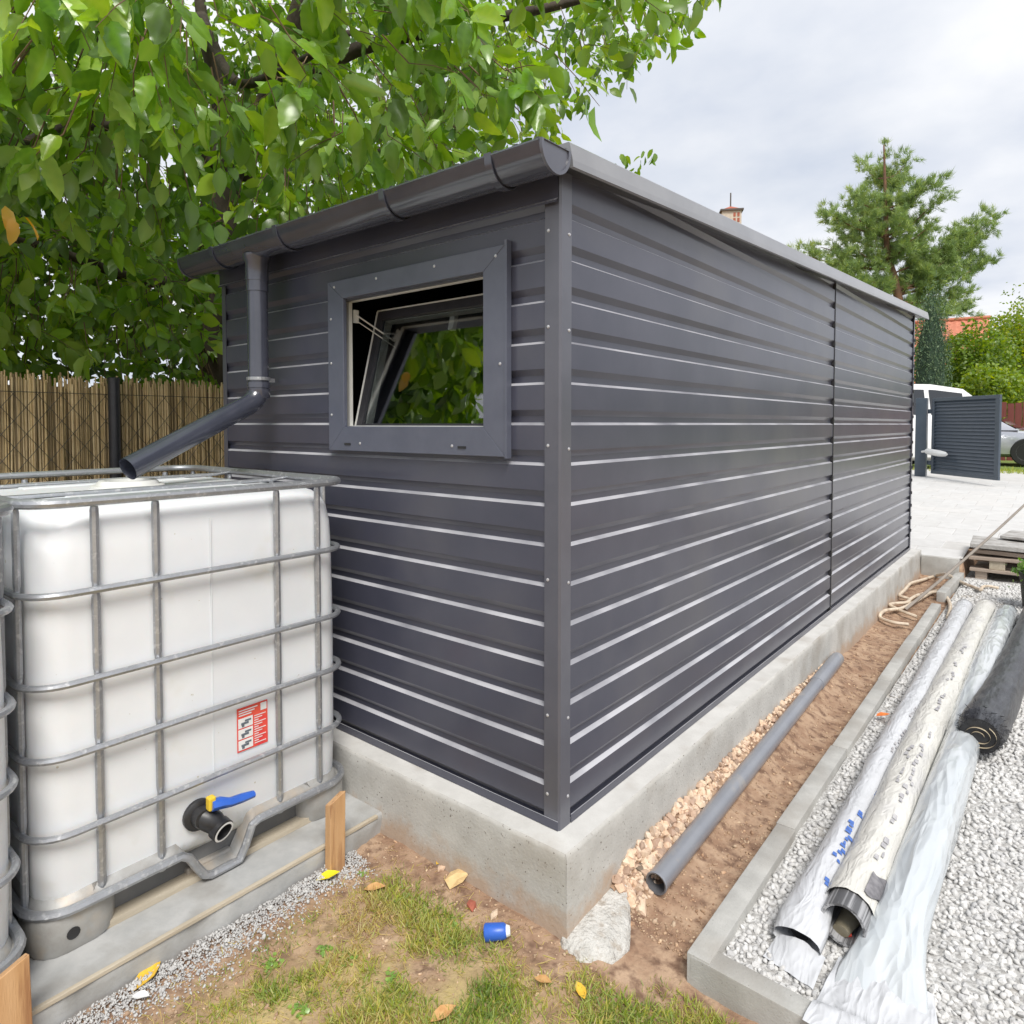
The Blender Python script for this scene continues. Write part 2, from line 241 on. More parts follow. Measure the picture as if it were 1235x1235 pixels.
# ------------------------------------------------------------------ mesh building
class MB:
    def __init__(s): s.v = []; s.f = []; s.m = []
    def add(s, vs, fs, mi=0):
        b = len(s.v); s.v += [tuple(float(c) for c in p) for p in vs]; s.f += [[i + b for i in f] for f in fs]; s.m += [mi] * len(fs); return s
    def box(s, lo, hi, mi=0, rz=0., c=None, mtx=None):
        x0, y0, z0 = lo; x1, y1, z1 = hi
        vs = [Vector(p) for p in ((x0, y0, z0), (x1, y0, z0), (x1, y1, z0), (x0, y1, z0), (x0, y0, z1), (x1, y0, z1), (x1, y1, z1), (x0, y1, z1))]
        if mtx is not None: vs = [mtx @ p for p in vs]
        return s.add(vs, [[0, 3, 2, 1], [4, 5, 6, 7], [0, 1, 5, 4], [1, 2, 6, 5], [2, 3, 7, 6], [3, 0, 4, 7]], mi)
    def grid(s, rows, mi=0, closed=False, capA=False, capB=False):
        n = len(rows[0]); b = len(s.v)
        for r in rows: s.v += [tuple(float(c) for c in p) for p in r]
        for i in range(len(rows) - 1):
            for j in range(n if closed else n - 1):
                k = (j + 1) % n; s.f.append([b + i * n + j, b + i * n + k, b + (i + 1) * n + k, b + (i + 1) * n + j]); s.m.append(mi)
        if capA: s.f.append([b + j for j in range(n)][::-1]); s.m.append(mi)
        if capB: s.f.append([b + (len(rows) - 1) * n + j for j in range(n)]); s.m.append(mi)
        return s
    def tube(s, path, r, n=8, mi=0, cap=True, closed=False, flat=None, wob=0., up=None):
        P = [Vector(p) for p in path]; k = len(P); rs = r if hasattr(r, '__len__') else [r] * k
        rows = []; nrm = None
        for i in range(k):
            if closed: t = (P[(i + 1) % k] - P[i - 1])
            else: t = P[min(i + 1, k - 1)] - P[max(i - 1, 0)]
            t.normalize()
            if nrm is None:
                a = Vector(up) if up else (Vector((0, 0, 1)) if abs(t.z) < .9 else Vector((1, 0, 0)))
                nrm = (a - t * a.dot(t)).normalized()
            else: nrm = (nrm - t * nrm.dot(t)).normalized()
            bn = t.cross(nrm); row = []
            for j in range(n):
                a = 2 * math.pi * j / n; fa = 1 if flat is None else flat
                rr = rs[i] * (1 + (wob * mnoise.noise(Vector((P[i].x * 9 + j * 1.7, P[i].y * 9, P[i].z * 9))) if wob else 0))
                row.append(P[i] + nrm * (rr * fa * math.sin(a)) + bn * (rr * math.cos(a)))
            rows.append(row)
        if closed: rows.append(rows[0])
        return s.grid(rows, mi, True, cap and not closed, cap and not closed)
    def lathe(s, prof, c, axis='Z', n=20, mi=0, mtx=None, cap=True):
        rows = []
        for r, h in prof:
            row = []
            for j in range(n):
                a = 2 * math.pi * j / n; x, y = r * math.cos(a), r * math.sin(a)
                p = Vector((x, y, h)) if axis == 'Z' else (Vector((h, x, y)) if axis == 'X' else Vector((y, h, x)))
                if mtx is not None: p = mtx @ p
                row.append(p + Vector(c))
            rows.append(row)
        return s.grid(rows, mi, True, cap and prof[0][0] > 1e-6, cap and prof[-1][0] > 1e-6)
    def build(s, name, mats, parent=None, smooth=False, bevel=0., sharp=35, kind=None, label=None, recalc=True):
        me = bpy.data.meshes.new(name); me.from_pydata(s.v, [], s.f)
        mats = mats if isinstance(mats, (list, tuple)) else [mats]
        for m_ in mats: me.materials.append(m_)
        if len(mats) > 1: me.polygons.foreach_set('material_index', s.m)
        if recalc or bevel:
            bm = bmesh.new(); bm.from_mesh(me)
            bmesh.ops.remove_doubles(bm, verts=bm.verts, dist=1e-6)
            if recalc: bmesh.ops.recalc_face_normals(bm, faces=bm.faces)
            if bevel:
                es = [e for e in bm.edges if len(e.link_faces) == 2 and e.calc_face_angle(0) > R(35)]
                bmesh.ops.bevel(bm, geom=es, offset=bevel, segments=2, affect='EDGES', profile=.5)
            bm.to_mesh(me); bm.free()
        if smooth:
            me.polygons.foreach_set('use_smooth', [True] * len(me.polygons)); me.set_sharp_from_angle(angle=R(sharp))
        return link(name, me, parent, kind, label)
def link(name, me, parent=None, kind=None, label=None):
    o = bpy.data.objects.new(name, me); COL.objects.link(o)
    if parent is not None: set_parent(o, parent)
    if kind: o['kind'] = kind
    if label: o['label'] = label
    return o
WORLD = {}
def wloc(o):
    m_ = Matrix.LocRotScale(o.location, o.rotation_euler, o.scale)
    return (wloc(o.parent) @ o.matrix_parent_inverse @ m_) if o.parent else m_
def set_parent(o, p): o.parent = p; o.matrix_parent_inverse = wloc(p).inverted()
def tag(o, label, cat, group=None):
    o['label'] = label; o['category'] = cat
    if group: o['group'] = group
    return o
def thing(name, loc, label, cat, group=None):
    o = bpy.data.objects.new(name, None); o.location = loc; o.empty_display_size = .1; COL.objects.link(o); return tag(o, label, cat, group)
def copy_tree(o, parent=None):
    c = o.copy(); COL.objects.link(c); c.parent = parent; c.matrix_parent_inverse = o.matrix_parent_inverse.copy()
    for ch in o.children: copy_tree(ch, c)
    return c
def fnoise(x, y, s=1., z=0.): return mnoise.noise(Vector((x * s, y * s, z)))
def smooth(e0, e1, x):
    t = np.clip((x - e0) / (e1 - e0), 0, 1); return t * t * (3 - 2 * t)
def tri_mesh(name, V, F, tint, m, parent=None, kind=None, smoothf=False):
    """V (n,3), F (k,3 or 4) index array, tint per vertex"""
    me = bpy.data.meshes.new(name); F = np.asarray(F); k = F.shape[1]
    me.vertices.add(len(V)); me.vertices.foreach_set('co', np.asarray(V, np.float32).ravel())
    me.loops.add(F.size); me.loops.foreach_set('vertex_index', F.ravel().astype(np.int32))
    me.polygons.add(len(F)); me.polygons.foreach_set('loop_start', np.arange(0, F.size, k, dtype=np.int32))
    me.update(calc_edges=True); me.validate()
    if tint is not None:
        a = me.attributes.new('tint', 'FLOAT', 'POINT'); a.data.foreach_set('value', np.asarray(tint, np.float32))
    if smoothf: me.polygons.foreach_set('use_smooth', [True] * len(me.polygons))
    me.materials.append(m); return link(name, me, parent, kind)
def frames(d, spin):
    """orthonormal frames whose first axis is d"""
    d = d / np.linalg.norm(d, axis=1, keepdims=True)
    ref = np.where(np.abs(d[:, 2:3]) < .9, np.array([[0, 0, 1.]]), np.array([[1., 0, 0]]))
    a = np.cross(d, ref); a /= np.linalg.norm(a, axis=1, keepdims=True); b = np.cross(a, d)
    c, s = np.cos(spin)[:, None], np.sin(spin)[:, None]
    return d, a * c + b * s, b * c - a * s
def stamp(T, TF, P, d, size, spin, aspect=None):
    """copies of template T (along +x, width y, up z) at P"""
    X, Yv, Zv = frames(d, spin); n, k = len(P), len(T); sz = size[:, None, None]
    asp = np.ones(n) if aspect is None else aspect
    V = P[:, None, :] + sz * (T[None, :, 0:1] * X[:, None] + T[None, :, 1:2] * asp[:, None, None] * Yv[:, None] + T[None, :, 2:3] * Zv[:, None])
    F = (np.asarray(TF)[None] + (np.arange(n) * k)[:, None, None]).reshape(-1, len(TF[0]))
    return V.reshape(-1, 3), F
# leaf blade: 11 points, folded on the midrib, tip drooping (triangles)
def leaf_template(droop=.22, fold=.07, wid=.25):
    t = [0, .22, .5, .78, 1]; wd = [0, .80, 1, .62, 0]
    mid = [(x, 0, -droop * x * x) for x in t]
    l_ = [(t[i], wid * wd[i], fold * wd[i] - droop * t[i] ** 2 + .012 * (-1) ** i) for i in (1, 2, 3)]
    r_ = [(t[i], -wid * wd[i], fold * wd[i] - droop * t[i] ** 2 - .012 * (-1) ** i) for i in (1, 2, 3)]
    T = np.array(mid + l_ + r_)
    F = [(0, 1, 5), (1, 2, 6), (1, 6, 5), (2, 3, 7), (2, 7, 6), (3, 4, 7), (0, 8, 1), (1, 9, 2), (1, 8, 9), (2, 10, 3), (2, 9, 10), (3, 10, 4)]
    return T, F

def leaf_detailed(droop, fold, wid, seed, ns=11):
    rr = random.Random(seed); T = []; F = []; C = []
    for i in range(ns):
        t_ = i / (ns - 1); w_ = wid * (math.sin(math.pi * min(1, t_ ** .82)) ** .75) * (1 - .25 * t_) if 0 < i < ns - 1 else 0.
        ser = 1 + (.06 if i % 2 else -.04); bend = .03 * math.sin(t_ * 5 + seed)
        for s_ in (-1, -.5, 0, .5, 1):
            z = -droop * t_ * t_ + fold * abs(s_) * (w_ / wid) + (.010 * (1 if i % 2 else -1) * abs(s_) if 0 < i < ns - 1 else 0) + .02 * rr.uniform(-1, 1) * abs(s_) * (w_ > 0) - .05 * max(0, abs(s_) - .6) * rr.random()
            T.append((t_, s_ * w_ * (ser if abs(s_) == 1 else 1) + bend * t_, z)); C.append(.10 if s_ == 0 else (.03 if i % 2 else -.04))
    for i in range(ns - 1):
        for j in range(4):
            a = i * 5 + j; F += [(a, a + 5, a + 6), (a, a + 6, a + 1)]
    return np.array(T), F, np.array(C)

# ------------------------------------------------------------------ ground
def zpave(y): return -.035 + np.clip(y - 6.0, 0, 7.2) * .0413
def hground(x, y):
    h = -.245 - .05 * smooth(.12, .42, x) * smooth(.35, -.1, y) - .03 * smooth(-.3, -1.2, y) * smooth(-.5, .3, x)
    h = h - .012 * smooth(.12, .3, x) * smooth(-.1, .3, y)
    h = h + .012 * smooth(-.25, -.09, y) * smooth(.12, -.05, x) * smooth(-.8, -.6, x)
    h = h + .075 * np.exp(-((x - .088) / .11) ** 2) * smooth(.12, .3, y) * smooth(3.2, 2.2, y)
    s_ = smooth(.42, .46, x) * smooth(3.3, 3.2, x) * .7
    far = smooth(5.85 + s_, 5.95 + s_, y)
    return h * (1 - far) + (zpave(y) - .05) * far
def axis_pts(segs):
    a = []
    for lo, hi, st in segs: a += list(np.arange(lo, hi - 1e-9, st))
    return np.array(a + [segs[-1][1]])
gx = axis_pts([(-400, -40, 60), (-40, -4, 4), (-4, -1.1, .29), (-1.1, .75, .02), (.75, 4, .25), (4, 40, 4), (40, 400, 60)])
gy = axis_pts([(-60, -4, 8), (-4, -1.4, .26), (-1.4, 1.2, .02), (1.2, 5.8, .05), (5.8, 6.1, .05), (6.1, 16, .45), (16, 40, 4), (40, 700, 60)])
GX, GY = np.meshgrid(gx, gy, indexing='ij')
HZ = hground(GX, GY)
for i in range(len(gx)):
    if -1.2 < gx[i] < .8:
        for j in range(len(gy)):
            if -1.5 < gy[j] < 5.9:
                HZ[i, j] += .010 * fnoise(gx[i], gy[j], 6) + .007 * fnoise(gx[i], gy[j], 19, 3) + .0045 * fnoise(gx[i], gy[j], 47, 7)
def ground_z(x, y):
    return float(hground(np.array(x), np.array(y))) + .010 * fnoise(x, y, 6) + .007 * fnoise(x, y, 19, 3) + .0045 * fnoise(x, y, 47, 7)
V = np.stack([GX, GY, HZ], -1).reshape(-1, 3); nyy = len(gy)
I, J = np.meshgrid(np.arange(len(gx) - 1), np.arange(nyy - 1), indexing='ij'); a0 = (I * nyy + J).ravel()
ground = tri_mesh('ground', V, np.stack([a0, a0 + nyy, a0 + nyy + 1, a0 + 1], 1), None, M['soil'], kind='structure', smoothf=True)
# soil shader: damp brown earth with straw-coloured litter on the lawn side
t = M['soil'].node_tree; n = t.nodes.new; l = t.links.new; p = t.nodes['Principled BSDF']
base = p.inputs['Base Color'].links[0].from_socket
g = n('ShaderNodeNewGeometry'); vor = n('ShaderNodeTexNoise'); vor.inputs['Scale'].default_value = 4.2; vor.inputs['Detail'].default_value = 8; vor.inputs['Roughness'].default_value = .7; l(g.outputs['Position'], vor.inputs['Vector'])
sp = n('ShaderNodeSeparateXYZ'); l(g.outputs['Position'], sp.inputs[0])
m1 = n('ShaderNodeMapRange'); m1.inputs[1].default_value = -.14; m1.inputs[2].default_value = -.40; l(sp.outputs[1], m1.inputs[0])
m2 = n('ShaderNodeMapRange'); m2.inputs[1].default_value = -.62; m2.inputs[2].default_value = -.36; l(sp.outputs[0], m2.inputs[0])
mm = n('ShaderNodeMath'); mm.operation = 'MULTIPLY'; l(m1.outputs[0], mm.inputs[0]); l(m2.outputs[0], mm.inputs[1])
fm = n('ShaderNodeMapRange'); fm.inputs[1].default_value = .38; fm.inputs[2].default_value = .6; l(vor.outputs['Fac'], fm.inputs[0])
m3 = n('ShaderNodeMath'); m3.operation = 'MULTIPLY'; l(mm.outputs[0], m3.inputs[0]); l(fm.outputs[0], m3.inputs[1])
mi = n('ShaderNodeMix'); mi.data_type = 'RGBA'; mi.inputs[7].default_value = (.42, .33, .15, 1); l(m3.outputs[0], mi.inputs[0]); l(base, mi.inputs[6])
mf = n('ShaderNodeMapRange'); mf.inputs[1].default_value = 13.5; mf.inputs[2].default_value = 14.5; l(sp.outputs[1], mf.inputs[0])
mi2 = n('ShaderNodeMix'); mi2.data_type = 'RGBA'; mi2.inputs[7].default_value = (.16, .22, .05, 1); l(mf.outputs[0], mi2.inputs[0]); l(mi.outputs[2], mi2.inputs[6]); l(mi2.outputs[2], p.inputs['Base Color'])

# stones: six shared shapes each
def stone_mesh(name, m, seed, sx=1., sy=.8, sz=.6):
    bm = bmesh.new(); bmesh.ops.create_icosphere(bm, subdivisions=1, radius=.5); rr = random.Random(seed)
    for v in bm.verts:
        f = 1 + rr.uniform(-.32, .28); v.co = Vector((v.co.x * sx * f, v.co.y * sy * f, v.co.z * sz * f))
    me = bpy.data.meshes.new(name); bm.to_mesh(me); bm.free(); me.materials.append(m)
    return me
def stone_arrays(seed):
    me = stone_mesh('tmp', M['wstone'], seed); V = np.array([v.co for v in me.vertices]); F = np.array([p_.vertices for p_ in me.polygons]); bpy.data.meshes.remove(me); return V, F
def scatter_stones(name, P, size, m, parent, kind='stuff', flat=(1, .85, .6)):
    n_ = len(P); VV = []; FF = []; TT = []; off = 0; groups = rng.integers(0, 5, n_)
    for gi in range(5):
        idx = np.where(groups == gi)[0]
        if not len(idx): continue
        T, F = stone_arrays(gi * 13 + 5); k = len(T); q = rng.normal(size=(len(idx), 4)); q /= np.linalg.norm(q, axis=1, keepdims=True)
        q[:, 1:3] *= .45; q /= np.linalg.norm(q, axis=1, keepdims=True); ww, x, y, z = q.T
        Rm = np.stack([1 - 2 * (y * y + z * z), 2 * (x * y - z * ww), 2 * (x * z + y * ww), 2 * (x * y + z * ww), 1 - 2 * (x * x + z * z), 2 * (y * z - x * ww), 2 * (x * z - y * ww), 2 * (y * z + x * ww), 1 - 2 * (x * x + y * y)], 1).reshape(-1, 3, 3)
        V = P[idx][:, None] + size[idx][:, None, None] * np.einsum('nij,kj->nki', Rm, T)
        VV.append(V.reshape(-1, 3)); FF.append((F[None] + (np.arange(len(idx)) * k)[:, None, None]).reshape(-1, 3) + off); TT.append(np.repeat(rng.random(len(idx)), k)); off += len(idx) * k
    return tri_mesh(name, np.concatenate(VV), np.concatenate(FF), np.concatenate(TT), m, parent, kind)

# white gravel bed right of the kerb
mb = MB(); rows = []
for x in np.linspace(.44, 3.2, 70):
    rows.append([(x, y, -.232 + .008 * fnoise(x, y, 5) + .006 * fnoise(x, y, 14, 4)) for y in np.linspace(.05, 6.6, 150)])
gravel = mb.grid(rows).build('gravel_bed', M['wbed'], kind='structure', smooth=True, sharp=180, recalc=False)
def bedz(x, y): return -.232 + .008 * fnoise(x, y, 5) + .006 * fnoise(x, y, 14, 4)
pts = []
yv = .12
while yv < 5.9:
    st = .0165 + .0035 * (yv / 2)
    for x in np.arange(.462, 1.75 - .06 * min(yv, 4), st):
        xx, yy = x + rng.normal(0, st * .33), yv + rng.normal(0, st * .33)
        if xx < .458 or yy < .115: continue
        dens = .5 + fnoise(xx, yy, 3.1, 9)
        if dens < .22 and rng.random() < .5: continue
        pts.append((xx, yy, bedz(xx, yy) + rng.uniform(-.002, .006), st * rng.uniform(.85, 1.65)))
    yv += st * .86
pts = np.array(pts); u_, v_, dd = project(pts[:, :3]); app = pts[:, 3] / dd * ((u_ < 1240) & (v_ < 1240))
order = np.argsort(-app); big = order[:300]; rest = order[300:]
wst = [stone_mesh('stone', M['wstone'], 100 + k) for k in range(6)]
for i in big:
    o = link('stone', wst[i % 6], gravel); o.location = pts[i, :3]; o.scale = [pts[i, 3]] * 3; o.rotation_euler = (rng.uniform(-.5, .5), rng.uniform(-.5, .5), rng.uniform(0, 6.3)); o.matrix_parent_inverse = Matrix()
scatter_stones('loose_gravel', pts[rest, :3], pts[rest, 3], M['wstone'], gravel)

# ------------------------------------------------------------------ foundation
fo = .088; FL = 5.92
fd = thing('concrete_foundation', (0, 0, -.4), 'pale cast concrete plinth carrying the dark metal shed', 'foundation')
rows = []
mb = MB()
def found_ring(z, o): return [(o, -o, z), (o, FL + o * 0, z), (-2.03 - o + .088, FL, z), (-2.03 - o + .088, -o, z)]
ys = np.linspace(-fo, FL, 90)
def wob(a, z, s): return .0022 * fnoise(a * 5, z * 9, 1, s) + .0015 * fnoise(a * 22, z * 22, 1, s + 3)
zs = [-.45, -.3, -.22, -.15, -.09, -.045, -.012, -.004, 0]; off = [.012, .010, .006, .002, 0, -.001, -.002, -.005, -.010]
mb.grid([[(fo + o_ + wob(y, z, 1), y + (-o_ if k == 0 else 0), z) for k, y in enumerate(ys)] for z, o_ in zip(zs, off)])
xs2 = np.linspace(-2.05, fo, 60)
mb.grid([[(x + (o_ if k == len(xs2) - 1 else 0), -fo - o_ - wob(x, z, 5), z) for k, x in enumerate(xs2)] for z, o_ in zip(zs, off)])
mb.grid([[(x, FL, z) for x in (fo, -2.05)] for z in (-.45, 0)]); mb.grid([[(-2.05, y, z) for y in (-fo, FL)] for z in (-.45, 0)])
mb.build('plinth', M['conc'], fd, True)
mb = MB(); mb.grid([[(x, y, -.0008 + .0012 * fnoise(x, y, 9)) for y in np.linspace(-fo + .0095, FL, 120)] for x in np.linspace(-.05, fo - .0095, 6)])
mb.grid([[(x, y, -.0008 + .0012 * fnoise(x, y, 9)) for y in np.linspace(-fo + .0095, .05, 6)] for x in np.linspace(-2.05, -.05, 60)])
mb.build('screed_top', M['conc_top'], fd, True, recalc=False)
# spilled concrete at the corner
blob = MB(); outline = [tuple(Zp(u, v, -.235)[:2]) for u, v in ((674, 1106), (684, 1138), (705, 1149), (735, 1146), (755, 1130), (757, 1092), (750, 1062), (752, 1030), (728, 1046), (696, 1078))]
cx = sum(p[0] for p in outline) / len(outline); cy = sum(p[1] for p in outline) / len(outline); rows = []
for k, (sc, dz) in enumerate(((1.14, -.05), (1.10, -.004), (1.04, .008), (.92, .014), (.7, .017), (.4, .019), (.15, .020))):
    row = []
    for i in range(40):
        f = i / 40 * len(outline); a, b_ = outline[int(f) % 10], outline[(int(f) + 1) % 10]; q = f - int(f)
        x = a[0] * (1 - q) + b_[0] * q; y = a[1] * (1 - q) + b_[1] * q
        x = cx + (x - cx) * sc; y = cy + (y - cy) * sc; js = .014 * fnoise(x * 40, y * 40, 1, k)
        row.append((max(x, .07) + js, y + js, float(hground(np.array(x), np.array(y))) + dz + .010 * max(0, 1 - (x - .088) / .13) * max(0, min(1, (y + .16) / .12)) + .003 * fnoise(x, y, 18) + .003 * fnoise(x, y, 60)))
    rows.append(row)
tag(blob.grid(rows, 0, True, False, True).build('concrete_spill', M['spill'], smooth=True, sharp=60), 'flat lump of spilled light concrete at the foot of the plinth corner', 'concrete spill')

# ------------------------------------------------------------------ shed
SL, SW = 5.85, 1.945; RP, Z0, DEP = .1212, 1.820, .014
RS = .0513
def roofz(y): return 1.952 + RS * y          # underside of the roof sheet
shed = thing('metal_shed', (0, 0, 0), 'anthracite sheet metal shed with a shallow lean-to roof and one tilted window', 'shed')
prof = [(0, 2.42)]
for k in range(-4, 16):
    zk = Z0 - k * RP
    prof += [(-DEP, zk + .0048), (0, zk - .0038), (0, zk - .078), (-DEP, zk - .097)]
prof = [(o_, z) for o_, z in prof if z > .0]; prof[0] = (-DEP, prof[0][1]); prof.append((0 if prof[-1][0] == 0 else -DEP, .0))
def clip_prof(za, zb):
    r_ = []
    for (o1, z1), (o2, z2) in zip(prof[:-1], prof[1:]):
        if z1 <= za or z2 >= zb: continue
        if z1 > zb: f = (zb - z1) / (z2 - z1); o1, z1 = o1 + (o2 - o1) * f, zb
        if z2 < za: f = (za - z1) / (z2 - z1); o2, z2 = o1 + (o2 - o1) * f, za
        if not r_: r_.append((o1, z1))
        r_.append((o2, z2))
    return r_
# front wall, hole for the window
mb = MB()
WX0, WX1, WZ0, WZ1 = -1.075, -.26, 1.18, 1.72
for x0, x1, za, zb in ((-SW, WX0, 0, 1.93), (WX1, 0, 0, 1.93), (WX0, WX1, 0, WZ0), (WX0, WX1, WZ1, 1.93)):
    pr_ = clip_prof(za, zb); mb.grid([[(x, -o_ * 1, z) for o_, z in pr_] for x in np.linspace(x0, x1, 9)])
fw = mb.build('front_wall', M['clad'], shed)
def clip_roof(o):
    bm = bmesh.new(); bm.from_mesh(o.data)
    bmesh.ops.bisect_plane(bm, geom=bm.verts[:] + bm.edges[:] + bm.faces[:], plane_co=(0, 0, roofz(0)), plane_no=(0, -RS, 1), clear_outer=True)
    bm.to_mesh(o.data); bm.free()
SEAM = 3.0
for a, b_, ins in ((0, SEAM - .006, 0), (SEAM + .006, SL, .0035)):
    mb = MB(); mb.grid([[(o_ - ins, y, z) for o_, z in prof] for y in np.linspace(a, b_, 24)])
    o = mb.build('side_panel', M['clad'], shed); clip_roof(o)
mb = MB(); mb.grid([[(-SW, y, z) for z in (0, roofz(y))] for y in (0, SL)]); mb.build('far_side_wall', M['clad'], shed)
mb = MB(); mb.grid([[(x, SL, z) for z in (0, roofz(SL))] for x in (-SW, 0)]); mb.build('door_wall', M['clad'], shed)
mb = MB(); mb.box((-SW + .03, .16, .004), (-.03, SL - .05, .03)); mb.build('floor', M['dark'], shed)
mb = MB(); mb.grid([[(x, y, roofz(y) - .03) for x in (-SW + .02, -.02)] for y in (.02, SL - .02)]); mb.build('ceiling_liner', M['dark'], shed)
# seam strip with its row of fixings
mb = MB(); mb.box((-.016, SEAM - .0055, .01), (.0035, SEAM + .0055, roofz(SEAM) - .002)); seam = mb.build('seam_strip', M['black'], shed)
sc_me = None
def screw(p, nrm, parent, r=.0042):
    global sc_me
    if sc_me is None:
        b = MB(); b.lathe([(r * 1.25, 0), (r * 1.25, .001), (r, .0012), (r * .8, .003), (.0001, .0036)], (0, 0, 0), 'Z', 8); o = b.build('screw', M['screw'], parent, True); sc_me = o.data
    else: o = link('screw', sc_me, parent)
    o.location = p; o.rotation_euler = Vector(nrm).to_track_quat('Z', 'Y').to_euler()
def lug(y, parent):
    pass
for k in range(-1, 15):
    z = Z0 - k * RP - .10
    if z < roofz(SEAM) - .03:
        b = MB(); b.box((-.012, SEAM - .013, z - .012), (.0055, SEAM + .010, z + .010)); b.build('seam_clip', M['black'], seam)
# corner posts: folded angle, wings 55 mm
def angle_post(x, y, sx, sy, z1, wing=.053, name='corner_post', z1b=None):
    b = MB(); e = .0035; th = .0025
    def zt(yy): return z1 if z1b is None else z1b(yy)
    P = [(x - sx * wing, y + -sy * e), (x + sx * (e - .006), y - sy * e), (x + sx * e, y - sy * (e - .006)), (x + sx * e, y + sy * wing)]
    Q = [(x - sx * wing, y - sy * (e - th)), (x + sx * (e - th - .005), y - sy * (e - th)), (x + sx * (e - th), y - sy * (e - th - .005)), (x + sx * (e - th), y + sy * wing)]
    loop = P + Q[::-1]
    b.grid([[(px, py, -.001 if z is None else zt(py)) for px, py in loop] for z in (None, 1)], 0, True, True, True)
    return b.build(name, M['trim'], shed)
cp = angle_post(0, 0, 1, 1, 1.93, z1b=lambda y: roofz(0) - .006)
for z in (.10, .34, .75, 1.15, 1.50, 1.78):
    screw((-.040, -.0038, z), (0, -1, 0), cp); screw((.0038, .040, z - .01), (1, 0, 0), cp)
angle_post(-SW, 0, -1, 1, 1.93, wing=.035)
b = MB(); b.box((-.035, SL + .001, 0), (.005, SL + .004, roofz(SL) - .004)); b.box((.0005, SL - .03, 0), (.0045, SL + .001, roofz(SL) - .004)); fpost = b.build('corner_post', M['trim'], shed)
for k in range(0, 16):
    z = Z0 + .24 - k * RP - .05; b = MB(); b.box((.004, SL - .022, z - .014), (.012, SL - .004, z + .014)); b.build('hinge_lug', M['black'], fpost)
# bottom drip edge
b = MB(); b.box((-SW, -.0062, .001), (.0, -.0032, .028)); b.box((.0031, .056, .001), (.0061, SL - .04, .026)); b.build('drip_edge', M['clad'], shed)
# eaves flashing above the ribs on the front
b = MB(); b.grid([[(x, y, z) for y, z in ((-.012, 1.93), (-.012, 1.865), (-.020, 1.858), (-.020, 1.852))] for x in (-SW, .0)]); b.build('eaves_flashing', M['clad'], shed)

# roof: corrugated sheet + verge trims
rows = []; xs_ = np.arange(-SW - .07, .052, .0125)
def corr(x): q = (x / .075) % 1; return .024 * (1 if .1 < q < .42 else (0 if .55 < q < .97 else .5))
rows = [[(x, y, roofz(y) + .024 + corr(x)) for x in xs_] for y in (-.135, 1.5, 3, 4.6, 6.22)]
rows_b = [[(p_[0], p_[1], p_[2] - .003) for p_ in r_] for r_ in rows]
mb = MB(); mb.grid(rows); mb.grid(rows_b); mb.grid([rows[0], rows_b[0]]); roof = mb.build('roof', M['roof'], shed)
def verge(x, s, name='verge_trim'):
    b = MB(); pr_ = [(x - s * .10, .046), (x - s * .004, .046), (x, .042), (x + s * .010, -.006), (x + s * .012, -.026), (x + s * .002, -.028), (x - s * .006, -.020), (x - s * .012, .030), (x - s * .1, .0425)]
    b.grid([[(px, y, roofz(y) + .006 + dz) for px, dz in pr_] for y in (-.035, 2, 4, 6.235)], 0, True, True, True)
    return b.build(name, M['verge'], roof)
M['verge'] = mat('verge_trim_paint', (.20, .205, .22), (.24, .245, .26), 4, .3, spec=.7, coat=.3)
verge(.056, 1); verge(-SW - .075, -1)
# purlin / soffit shadow board under the roof edge along the side
b = MB(); b.grid([[(x, y, roofz(y) - .002) for x in (-.03, .052)] for y in (-.03, 6.2)]); b.build('soffit', M['roof'], roof)

# gutter
GYc, GZc, GR = -.118, 1.953, .064
gut = MB(); n_ = 18
def arc(r, a0=182, a1=358): return [(GYc + r * math.cos(R(a)), GZc + r * math.sin(R(a))) for a in np.linspace(a0, a1, n_)]
GX0, GX1 = -1.985, .062
loop = [(GYc - GR + .004, GZc + .008), (GYc - GR - .004, GZc + .010), (GYc - GR - .007, GZc + .004), (GYc - GR - .004, GZc - .002)] + arc(GR)[1:] + [(GYc + GR, GZc + .012), (GYc + GR - .003, GZc + .012)] + arc(GR - .003)[::-1]
gut.grid([[(x, y, z) for y, z in loop] for x in np.linspace(GX0, GX1, 14)], 0, True, True, True)
gutter = gut.build('gutter', M['gutter'], shed, True, sharp=50)
for x, nm in ((GX1, 'end_cap'), (GX0, 'end_cap')):
    b = MB(); pts_ = [(GYc - GR - .003, GZc + .01)] + arc(GR + .003) + [(GYc + GR + .003, GZc + .012)]; s_ = 1 if x > 0 else -1
    b.grid([[(x, y, z) for y, z in pts_], [(x + s_ * .004, y, z) for y, z in pts_]], 0, True, False, True)
    inner = [(GYc + (y - GYc) * .86, GZc + (z - GZc) * .86) for y, z in pts_]
    b.grid([[(x + s_ * .004, y, z) for y, z in pts_], [(x + s_ * .009, y, z) for y, z in pts_], [(x + s_ * .009, y, z) for y, z in inner], [(x + s_ * .005, y, z) for y, z in inner]], 0, True, False, True)
    b.build(nm, M['trim'], gutter, True, sharp=40)
for x in (-.115, -.57, -1.19, -1.68):
    b = MB(); a_ = [(GYc - GR - .006, GZc + .012)] + arc(GR + .003) + [(GYc + GR + .02, GZc + .0), (GYc + GR + .02, GZc - .015)]
    a2 = [(GYc - GR - .010, GZc + .012)] + arc(GR + .007) + [(GYc + GR + .026, GZc + .0), (GYc + GR + .026, GZc - .015)]
    lp = a_ + a2[::-1]; b.grid([[(x + d_, y, z) for y, z in lp] for d_ in (-.0125, .0125)], 0, True, True, True); b.build('gutter_bracket', M['gutter'], gutter, True, sharp=40)
